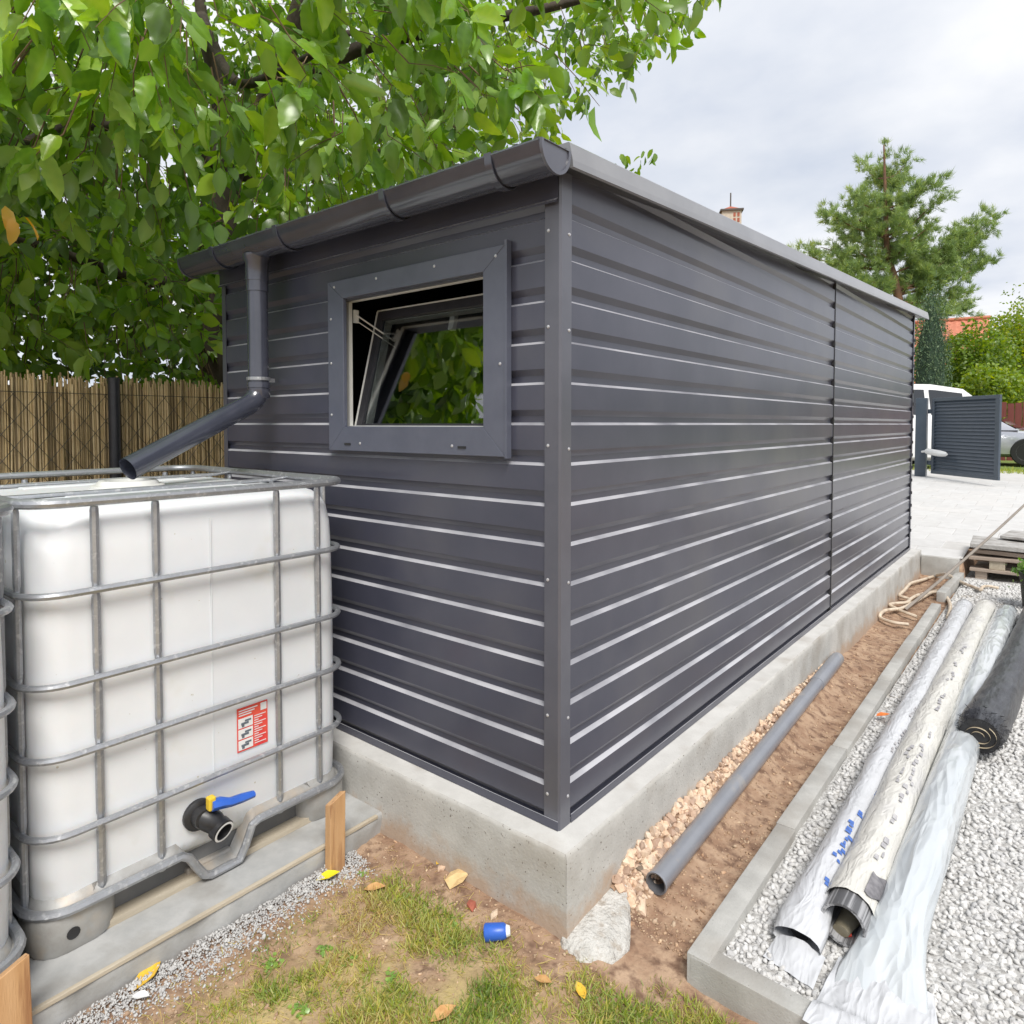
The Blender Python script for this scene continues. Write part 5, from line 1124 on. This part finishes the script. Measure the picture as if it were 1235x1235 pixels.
# fallen leaves and stones
def flat_leaf(u, v, ln_, rot, m, label, z=None):
    p_ = Zp(u, v, -.245 if z is None else z); gz = ground_z(p_[0], p_[1]) if z is None else z
    V_, F_ = leaf_template(-.15, .12, .27); a = R(rot); Rm = np.array([[math.cos(a), -math.sin(a), 0], [math.sin(a), math.cos(a), 0], [0, 0, 1]])
    V_ = (V_ - np.array((.5, 0, 0))) * ln_ @ Rm.T + np.array((p_[0], p_[1], gz + .010))
    tag(tri_mesh('fallen_leaf', V_, F_, None, m, None, None, True), label, 'leaf', 'fallen leaves on the soil')
flat_leaf(396, 1062, .075, 60, M['yel'] if 'yel' in M else mat('lemon_leaf', (.80, .70, .02), (.7, .58, .02), 50, .5), 'bright yellow fallen leaf at the foot of the stake by the plinth')
flat_leaf(464, 1000, .06, 20, M['fall2'], 'orange-tan fallen leaf at the end of the tank slab'); flat_leaf(482, 1008, .055, 80, M['fall'], 'golden fallen leaf just past the end of the tank slab')
flat_leaf(536, 1040, .09, 100, M['fall'], 'long golden fallen leaf standing against the plinth foot'); flat_leaf(452, 1075, .07, 40, M['fall2'], 'tan fallen leaf on bare soil')
flat_leaf(178, 1184, .085, 110, M['fall'], 'golden-brown fallen leaf among the concrete crumbs'); flat_leaf(170, 1208, .05, 30, M['paper'], 'pale scrap of paper-white leaf beside the concrete crumbs')
flat_leaf(655, 1190, .05, 10, M['fall2'], 'tan fallen leaf in the grass near the blue cap'); flat_leaf(535, 1228, .07, 70, M['fall2'], 'curled tan leaf in the straw-coloured grass'); flat_leaf(700, 1195, .05, 150, M['fall'], 'tan leaf in the grass below the concrete spill')
flat_leaf(1065, 866, .07, 40, mat('orange_leaf', (.72, .22, .05), (.6, .15, .03), 50, .6), 'orange fallen leaf on white gravel beside the kerb', GZ_ + .012)
def lone_stone(u, v, s_, m, label, flat=.6):
    p_ = Zp(u, v, -.245); me = stone_mesh('stone', m, int(u), 1, .8, flat); o = link('stone', me); o.location = (p_[0], p_[1], ground_z(p_[0], p_[1]) + s_ * .15); o.scale = [s_] * 3; o.rotation_euler = (0, .1, u); tag(o, label, 'stone', 'loose stones on the soil')
lone_stone(551, 1068, .078, M['stone'], 'flat ochre stone lying on the soil by the plinth foot', .5); lone_stone(568, 1097, .04, M['brickred'], 'small reddish brick fragment near the blue cap'); lone_stone(596, 1108, .035, M['rubble'], 'small pale stone just behind the blue cap'); lone_stone(532, 1052, .03, M['rubble'], 'small beige stone between plinth and ochre stone')
# blue pipe end cap
p_ = Zp(600, 1134, -.24); gz = ground_z(p_[0], p_[1]); cap = thing('blue_cap', (p_[0], p_[1], gz), 'small blue plastic pipe cap lying in the grass edge', 'cap')
ax_ = Vector((.75, .55, .12)).normalized(); c_ = Vector((p_[0] - .03, p_[1] - .02, gz + .022))
MB().tube([c_, c_ + ax_ * .004, c_ + ax_ * .055, c_ + ax_ * .062], [.021, .0235, .021, .016], 18, cap=False).build('sleeve', M['blue'], cap, True, sharp=50)
MB().tube([c_ + ax_ * .001, c_ + ax_ * .03], [.0185, .0185], 16).build('mouth', M['black'], cap); MB().tube([c_ + ax_ * .060, c_ + ax_ * .072], [.0165, .012], 14).build('tip', M['paper'], cap)

# ================================================================== PART 4: background
def place(u, v, d_): return Dp(u, v, d_)
# gate
GB = Vector((-.815, 13.0, .0)); GE = Vector((.325, 11.78, .0)); gdir = (GE - GB).normalized(); gl_ = (GE - GB).length; gz0, gz1 = .305, 1.69
gate = thing('driveway_gate', (GB.x, GB.y, .25), 'open dark grey-blue gate leaf with horizontal slats and white opener arm', 'gate')
mtg = Matrix.Translation((GB.x, GB.y, 0)) @ Matrix.Rotation(math.atan2(gdir.y, gdir.x), 4, 'Z')
def gb(name, lo, hi, m, parent=gate, bev=.004): b = MB(); b.box(lo, hi, mtx=mtg); return b.build(name, m, parent, bevel=bev)
gb('frame_rail', (.08, -.02, gz1 - .06), (gl_, .02, gz1), M['gate']); gb('frame_rail', (.08, -.02, gz0), (gl_, .02, gz0 + .06), M['gate'])
gb('frame_stile', (.08, -.021, gz0 + .061), (.14, .019, gz1 - .061), M['gate']); gb('frame_stile', (gl_ - .09, -.021, gz0 + .061), (gl_ - .001, .019, gz1 - .061), M['gate'])
for k in range(21):
    z = gz0 + .085 + k * (gz1 - gz0 - .17) / 20; b = MB(); vs_ = [(.141, -.004, z - .030), (.141, -.012, z - .022), (.141, .030, z + .034), (.141, .018, z + .030)]
    vs_ = [mtg @ Vector(p) for p in vs_] + [mtg @ Vector((gl_ - .091, p[1], p[2])) for p in vs_]; b.add(vs_, [[0, 1, 2, 3], [7, 6, 5, 4], [0, 4, 5, 1], [1, 5, 6, 2], [2, 6, 7, 3], [3, 7, 4, 0]]); b.build('slat', M['gate'], gate)
b = MB(); b.box((-1.04, 12.96, .22), (-.86, 13.14, 1.70)); b.build('gate_post', M['gate'], gate, bevel=.004)
for z in (.5, 1.45): gb('hinge', (-.02, -.03, z - .04), (.08, .03, z + .04), M['gate'])
b = MB(); b.tube([mtg @ Vector(p) for p in ((-.06, -.10, .70), (.02, -.11, .71), (.10, -.11, .71))], .02, 8); opener = b.build('opener_arm', M['white_paint'], gate, True)
b = MB(); b.tube([mtg @ Vector(p) for p in ((.06, -.11, .715), (.11, -.11, .715), (.40, -.10, .69), (.55, -.10, .68), (.60, -.10, .68))], [.03, .055, .058, .045, .02], 10); b.build('opener_body', M['white_paint'], gate, True)

# cars
def car(name, loc, rz, paint, label, hs=1.0, suv=False):
    t_ = thing(name, loc, label, 'car'); mt = Matrix.Translation(loc) @ Matrix.Rotation(rz, 4, 'Z')
    X = [-2.15, -2.08, -1.9, -1.5, -.9, -.2, .5, 1.0, 1.4, 1.8, 2.02, 2.12]; BZ = [.72, .90, .98, 1.0, 1.0, .99, .98, .96, .92, .84, .74, .60]; HW = [.66, .78, .84, .88, .89, .89, .89, .88, .86, .80, .70, .58]; LZ = [.42, .30, .22, .2, .19, .19, .19, .19, .2, .22, .27, .36]
    b = MB(); rows = []
    for x, bz_, hw, lz in zip(X, BZ, HW, LZ):
        bz_ *= hs; half = [(hw * .80, lz), (hw * .97, lz + .08), (hw, lz + .30), (hw * .99, bz_ - .14), (hw * .95, bz_ - .04), (hw * .82, bz_), (hw * .4, bz_ + .018)]
        ring_ = [(x, y, z) for y, z in half] + [(x, -y, z) for y, z in half[::-1]]; rows.append([mt @ Vector(p) for p in ring_])
    b.grid(rows, 0, True, True, True); body = b.build('body', paint, t_, True, sharp=32)
    rx = -2.02 if suv else -1.85; G_ = [(rx, .985, .80), (rx + .12, 1.28, .76), (rx + .35, 1.44, .68), (-1.0, 1.52, .64), (-.2, 1.53, .63), (.30, 1.48, .64), (.62, 1.34, .68), (1.12, .965, .76)]
    def gsec(x, zt, hw, o_=0.):
        zb = .96 * hs; zt = zb + (zt - .96) * (1.12 if suv else 1) * hs
        hb = .80; return [(x, hb + o_, zb), (x, hb + (hw - hb) * .8 + o_, zb + (zt - zb) * .8), (x, hw - .03 + o_ * .5, zt - .015), (x, hw * .6, zt + .008 + o_)]
    b = MB(); rows = []
    for x, zt, hw in G_: h_ = gsec(x, zt, hw); rows.append([mt @ Vector(p) for p in h_ + [(a, -c, d_) for a, c, d_ in h_[::-1]]])
    b.grid(rows, 0, False, False, False); b.build('roof', paint, t_, True, sharp=40)
    def side_glass(x0, x1, s_, nm):
        b = MB(); r_ = []
        for x in np.linspace(x0, x1, 6):
            zt = np.interp(x, [g0[0] for g0 in G_], [g0[1] for g0 in G_]); hw = np.interp(x, [g0[0] for g0 in G_], [g0[2] for g0 in G_]); h_ = gsec(x, zt, hw, .008)
            a, c = Vector(h_[0]), Vector(h_[1]); r_.append([mt @ Vector((p.x, s_ * p.y, p.z)) for p in (a.lerp(c, .1), a.lerp(c, .55), a.lerp(c, 1.02))])
        b.grid(r_); b.build(nm, M['car_glass'], t_, True)
    for s_ in (1, -1): side_glass(-1.62, -.92, s_, 'rear_window'); side_glass(-.82, -.12, s_, 'side_window'); side_glass(-.02, .80, s_, 'side_window')
    b = MB(); b.grid([[mt @ Vector((x + .012, y * f, zb_ + .02)) for y in (-1, -.5, 0, .5, 1)] for x, zb_, f in ((1.06, .985 * hs + .02, .70), (.86, .96 * hs + .165 * hs, .66), (.64, .96 * hs + .375 * (1.12 if suv else 1) * hs, .60))]); b.build('windscreen', M['car_glass'], t_, True)
    for x in (-1.32, 1.32):
        for s_ in (1, -1):
            c_ = Vector((x, s_ * .80, .32)); w_ = bpy.data.objects.new('wheel', None); w_.location = mt @ c_; COL.objects.link(w_); set_parent(w_, t_)
            Rw = mt.to_3x3(); MB().lathe([(.20, -.1), (.30, -.105), (.325, -.07), (.325, .07), (.30, .105), (.20, .1)], mt @ c_, 'Y', 24, mtx=Rw).build('tyre', M['tyre'], w_, True, sharp=40)
            MB().lathe([(.0001, .06 * s_), (.05, .085 * s_), (.18, .07 * s_), (.205, .102 * s_), (.205, .0)], mt @ c_, 'Y', 24, mtx=Rw).build('rim', M['rim'], w_, True, sharp=40)
    for s_ in (1, -1):
        b = MB(); b.lathe([(.0001, .06), (.06, .045), (.10, .0), (.105, -.03)], mt @ Vector((1.96, s_ * .60, .70 * hs)), 'X', 14, mtx=mt.to_3x3()); b.build('headlight', M['lamp'], t_, True)
        b = MB(); b.box((.62, s_ * .90 - .05, .98 * hs), (.78, s_ * .90 + .09 * s_, 1.10 * hs), mtx=mt); b.build('mirror', paint, t_, bevel=.02)
    b = MB(); b.box((2.04, -.42, .40), (2.13, .42, .52), mtx=mt); b.build('grille', M['black'], t_, bevel=.01)
    return t_
gz_far = float(zpave(np.array(15.))) - .02
pc = Dp(1047, 520, 15.2); car('parked_car', (pc[0], pc[1], gz_far), R(219), M['car_w'], 'tall white car parked behind the open gate leaf', 1.16, True)
pc = Dp(1167, 545, 17.2); car('parked_car', (pc[0], pc[1], gz_far), R(-5), M['car_s'], 'pale silver car whose front shows past the free end of the gate', .86)

# red-brown board fence
bf = thing('board_fence', (1.2, 21.2, .2), 'dark red-brown vertical board fence behind the silver car', 'fence')
for k in range(46):
    x = -1.6 + k * .165; y = 20.9 + .06 * k; b = MB(); tp = 1.78 + .02 * (k % 3); b.box((x, y, .15), (x + .145, y + .025, tp)); b.build('board', M['redfence'], bf)
b = MB(); b.tube([(-1.7, 20.95, .7), (6.0, 23.75, .7)], .035, 6); b.build('rail', M['redfence'], bf)
# grass verge
P = np.stack([rng.uniform(-1.5, 4.5, 5200), rng.uniform(14.6, 16.2, 5200), np.full(5200, .20)], 1); V_, F_ = stamp(Tn, TF, P, np.concatenate([rng.normal(0, .5, (5200, 2)), np.ones((5200, 1))], 1), rng.uniform(.06, .16, 5200), rng.uniform(0, 6, 5200))
vg = tri_mesh('verge_grass', V_, F_, np.repeat(rng.uniform(.1, .6, 5200), 5), M['grass'], None, 'stuff'); vg['label'] = 'strip of yellow-green verge grass behind the gate, in front of the cars'; vg['category'] = 'grass'

# pine
pine = thing('pine_tree', (-3.15, 21.1, .2), 'tall pine with open needle tufts rising behind the far end of the shed roof', 'tree')
px, py = -3.0, 21.0
def pz(v): return Dp(1075, v, 20.3)[2]
top_z = Dp(1066, 172, 20.3)[2]; base = Dp(1085, 420, 20.3); topp = Dp(1066, 175, 20.3)
trunk_pts = [(base[0], base[1], .1), (base[0], base[1], 3.2), tuple(Dp(1083, 360, 20.3)), tuple(Dp(1070, 300, 20.3)), tuple(Dp(1068, 240, 20.3)), tuple(topp)]
MB().tube(spl(trunk_pts, 5), list(np.linspace(.19, .02, 26)), 9, wob=.2).build('trunk', M['pinebark'], pine, True, sharp=180)
tp_ = np.array(spl(trunk_pts, 5)); NP = []; ND = []; NS = []; NT = []
def tufts(p_, d_, ln, dens=9, s0=.16):
    for q in np.linspace(.25, 1, max(2, int(ln * dens))):
        c_ = np.array(p_) + np.array(d_) * ln * q + rng.normal(0, .07, 3)
        for k in range(4):
            e = np.array(d_) * .7 + rng.normal(0, .55, 3) + np.array((0, 0, .55)); cc = c_ + rng.normal(0, .05, 3)
            base_t = rng.uniform(.1, .75)
            for j in range(17): NP.append(cc + rng.normal(0, .025, 3)); ND.append(e / np.linalg.norm(e) + rng.normal(0, .42, 3)); NS.append(s0 * rng.uniform(.8, 1.3)); NT.append(np.clip(base_t + rng.normal(0, .12), 0, 1))
brs = MB()
def pbranch(p0, p1, r=.035):
    p0, p1 = Vector(p0), Vector(p1); mid = p0.lerp(p1, .5) + Vector((0, 0, -.12)); pts_ = spl([p0, mid, p1], 4); b = MB(); b.tube(pts_, list(np.linspace(r, .008, len(pts_))), 6); b.build('branch', M['pinebark'], pine, True)
    ln = (p1 - p0).length
    for q in np.linspace(.3, 1, max(3, int(ln * 3.2))):
        c_ = np.array(pts_[min(int(q * (len(pts_) - 1)), len(pts_) - 1)]); d0 = np.array((p1 - p0).normalized())
        for s_ in range(3):
            d_ = d0 * .6 + rng.normal(0, .55, 3) + np.array((0, 0, .25)); d_ /= np.linalg.norm(d_); tufts(c_, d_, rng.uniform(.3, .6) * (1.15 - .4 * q), 8)
rightv = _r
def pt(u, v, dd_=0.): return Dp(u, v, 20.3 + dd_)
for u, v, h in ((1045, 196, 215), (1092, 190, 215), (1030, 232, 250), (1108, 225, 255), (1000, 250, 285), (1128, 235, 290), (990, 290, 310), (1010, 270, 300), (1050, 250, 270), (1090, 255, 285), (970, 300, 325), (1120, 270, 310), (1150, 280, 330), (1010, 320, 340), (1050, 330, 345), (1100, 320, 345), (1150, 320, 350), (1175, 300, 352), (1180, 255, 352), (1195, 258, 356), (1190, 310, 356), (1165, 345, 365), (1120, 350, 370), (1140, 370, 375), (1035, 295, 320), (1075, 290, 320), (1010, 350, 360), (980, 325, 350), (1062, 205, 225), (1080, 215, 235), (1180, 280, 350), (1160, 365, 372)):
    k = np.interp(h, [175, 240, 300, 360, 420], [1066, 1068, 1070, 1083, 1085]); dd_ = rng.uniform(-1.3, 1.3) if abs(u - k) < 90 else rng.uniform(-.6, .6)
    pbranch(pt(k, h), pt(u, v + 8, dd_), .05 if abs(u - k) > 80 else .03)
for _ in range(10): a = rng.uniform(0, 6.28); z = rng.uniform(.25, .8); c_ = tp_[int(10 + z * 14)]; pbranch(c_, c_ + np.array((math.cos(a), math.sin(a), .35)) * rng.uniform(.6, 1.5))
tufts(topp - np.array((0, 0, .5)), (0, 0, 1), .6, 9); NP = np.array(NP); n_ = len(NP)
V_, F_ = stamp(np.array([(0, -.045, 0), (0, .045, 0), (1, 0, .03)]), [(0, 1, 2)], NP, np.array(ND), np.array(NS), rng.uniform(0, 6, n_)); tri_mesh('crown', V_, F_, np.repeat(NT, 3), M['needle'], pine, 'stuff')

# columnar thuja
M['thuja_core'] = mat('thuja_core', (.022, .045, .026), (.035, .065, .036), 8, .9, .05, 10)
def foliage(center, rad, n, s0, s1, tint=(.0, 1.), shape=None):
    P = rng.normal(0, 1, (n, 3)); P /= np.linalg.norm(P, axis=1, keepdims=True); P *= (rng.random((n, 1)) ** .45); nz = np.array([1 + .35 * mnoise.noise(Vector(p * 1.7 + center[0])) + .2 * mnoise.noise(Vector(p * 4.1)) for p in P])[:, None]
    P = P * nz * np.array(rad) + np.array(center); return P, rng.normal(0, 1, P.shape), rng.uniform(s0, s1, n), np.clip(rng.uniform(*tint, n), 0, 1)
tc_ = Dp(1123, 425, 17.2); th = thing('columnar_thuja', (tc_[0], tc_[1], .2), 'narrow dark blue-green columnar thuja below the pine', 'tree')
P, D, S_, T_ = foliage((tc_[0], tc_[1], 2.55), (.42, .42, 2.25), 14000, .03, .075); D[:, 2] = np.abs(D[:, 2]) + .9
V_, F_ = stamp(np.array([(0, -.12, 0), (0, .12, 0), (.6, .16, .05), (.6, -.16, .05), (1, 0, 0)]), [(0, 1, 2), (0, 2, 3), (3, 2, 4)], P, D, S_, rng.uniform(0, 6, len(P))); tri_mesh('crown', V_, F_, np.repeat(T_, 5), M['thuja'], th, 'stuff')
MB().tube([(tc_[0], tc_[1], .1), (tc_[0], tc_[1], 4)], [.07, .02], 6).build('trunk', M['pinebark'], th); MB().tube([(tc_[0], tc_[1], z) for z in (.3, .8, 2, 3.4, 4.2)], [.2, .33, .35, .24, .05], 10, wob=.3).build('inner_mass', M['thuja_core'], th, True)
def shrub(u, v, d_, rad, n, label, tint, name='leafy_shrub', s_=(.07, .14), m='shrub'):
    c_ = Dp(u, v, d_); t_ = thing(name, (c_[0], c_[1], .2), label, 'shrub', 'shrubs beyond the gate'); n = int(n * 1.7); P, D, S_, T_ = foliage(c_, rad, n, *s_, tint)
    P = P[P[:, 2] > .15]; k = len(P); V_, F_ = stamp(*LT[3], P, D[:k], S_[:k], rng.uniform(0, 6, k)); tri_mesh('crown', V_, F_, np.repeat(T_[:k], 11), M[m], t_, 'stuff')
    for q in range(3): a = q * 2.1; MB().tube([(c_[0], c_[1], .1), (c_[0] + .3 * math.cos(a), c_[1] + .3 * math.sin(a), c_[2])], [.05, .015], 5).build('stem', M['twig'], t_)
shrub(1172, 440, 21.5, (1.1, 1.0, 1.25), 4200, 'mid green and yellow shrub beside the thuja, below the red roof', (.05, .75))
shrub(1228, 425, 22.5, (1.0, 1.0, 1.5), 4200, 'tall bright yellow-green shrub above the red-brown fence', (.3, .95))
shrub(1195, 470, 20.2, (.9, .7, .7), 2600, 'low pale yellow-green shrub just above the gate top', (.35, .9))
shrub(1262, 470, 23.5, (1.6, 1.0, 1.6), 3200, 'darker green shrub at the fence end past the silver car', (.0, .55))
shrub(1290, 400, 26, (2.2, 1.4, 2.6), 3200, 'large mid green tree-like shrub beyond the board fence', (.1, .7))
shrub(1075, 450, 24, (2.2, 1.2, 2.0), 3000, 'broad green shrub behind the shed end and the white car', (.05, .6))

# houses
def house(name, c_, rz, W_, D_, ez, rz_, label, wallm, roofm, ch=None):
    t_ = thing(name, (c_[0], c_[1], .1), label, 'house'); mt = Matrix.Translation((c_[0], c_[1], 0)) @ Matrix.Rotation(rz, 4, 'Z')
    b = MB(); w2, d2_ = W_ / 2, D_ / 2
    vs_ = [(-w2, -d2_, 0), (w2, -d2_, 0), (w2, d2_, 0), (-w2, d2_, 0), (-w2, -d2_, ez), (w2, -d2_, ez), (w2, d2_, ez), (-w2, d2_, ez), (-w2, 0, rz_ - .12), (w2, 0, rz_ - .12)]
    b.add([mt @ Vector(p) for p in vs_], [[0, 1, 5, 4], [2, 3, 7, 6], [1, 2, 6, 9, 5], [3, 0, 4, 8, 7]]); b.build('wall', wallm, t_)
    b = MB(); ov = .45; sl = (rz_ - ez) / d2_
    for s_ in (1, -1):
        rows = []
        for x in np.arange(-w2 - ov, w2 + ov + .01, .11): rows.append([mt @ Vector((x, s_ * y, rz_ - abs(y) * sl + .04 * (math.sin(x * 2 * math.pi / .33) * .5) - .0 + (.025 * ((abs(y) / .35) % 1)))) for y in np.linspace(0, d2_ + ov, 28)])
        b.grid(rows)
    rf = b.build('roof', roofm, t_, recalc=False)
    b = MB(); b.tube([mt @ Vector((x, 0, rz_ + .04)) for x in (-w2 - ov, w2 + ov)], .10, 8); b.build('ridge', roofm, rf)
    for x in (-w2 * .5, w2 * .5):
        w_ = MB(); w_.box((x - .6, -d2_ - .04, 1.2), (x + .6, -d2_ - .01, 2.6), mtx=mt); wi = w_.build('window', M['white_pvc'], t_); g2 = MB(); g2.box((x - .5, -d2_ - .05, 1.3), (x + .5, -d2_ - .042, 2.5), mtx=mt); g2.build('pane', M['car_glass'], wi)
    if ch is not None:
        x, y, hw, zb, zt = ch; b = MB(); b.box((x - hw, y - hw, zb), (x + hw, y + hw, zt), mtx=mt); cm = b.build('chimney', M['brick'], rf)
        b = MB(); b.box((x - hw - .07, y - hw - .07, zt), (x + hw + .07, y + hw + .07, zt + .06), mtx=mt); b.build('coping', M['lead'], rf)
        b = MB(); b.add([mt @ Vector(p) for p in ((x - hw, y - hw, zt + .06), (x + hw, y - hw, zt + .06), (x + hw, y + hw, zt + .06), (x - hw, y + hw, zt + .06), (x, y, zt + .26))], [[0, 1, 4], [1, 2, 4], [2, 3, 4], [3, 0, 4]]); b.build('cap', M['brickred'], rf)
        b = MB(); b.tube([mt @ Vector((x, y, zt + .2)), mt @ Vector((x, y, zt + .75))], .025, 6); b.build('flue_rod', M['lead'], rf)
        for k in range(4):
            b = MB(); b.box((x + .12 + .14 * (k % 2) - hw * .2, y - hw - .012, zt - .42 + .2 * (k // 2)), (x + .2 + .14 * (k % 2) - hw * .2, y - hw - .002, zt - .28 + .2 * (k // 2)), mtx=mt); b.build('brick', M['brickred'], rf)
    return t_
hc = Dp(882, 262, 25.0); house('chimney_house', (hc[0] - 1.7, hc[1] - .9), R(30), 4.4, 6.0, 4.2, hc[2] - .85, 'house behind the shed showing only its pale capped chimney', M['render'], M['tile'], (1.92, .12, .34, hc[2] - 1.9, hc[2] + .2))
hc = Dp(1166, 381, 33.0); house('red_roof_house', (hc[0] - 1.75, hc[1] + 2.0), R(7), 4.2, 7.5, 2.9, hc[2] + .1, 'house with a red clay tile roof beyond the shrubs', M['render'], M['tile'])
# distant tree line so that the land does not end at the horizon
far = []; 
for k in range(30):
    a = -1.15 + k * .072; d_ = 70 + 12 * math.sin(k * 2.3); far.append((d_ * math.sin(a), d_ * math.cos(a), 2.0 + 1.2 * math.sin(k * 1.7)))
PP = []; 
for c_ in far:
    P, *_r2 = foliage(c_, (3.6, 3.0, 3.4), 420, 1, 1); PP.append(P)
PP = np.concatenate(PP); PP = PP[PP[:, 2] > .1]; V_, F_ = stamp(*LT[3], PP, rng.normal(0, 1, PP.shape), rng.uniform(.7, 1.3, len(PP)), rng.uniform(0, 6, len(PP)))
fw_ = tri_mesh('distant_wood', V_, F_, np.repeat(rng.random(len(PP)), 11), M['hedge'], None, 'stuff'); fw_['label'] = 'far belt of dark green trees beyond the houses'; fw_['category'] = 'trees'
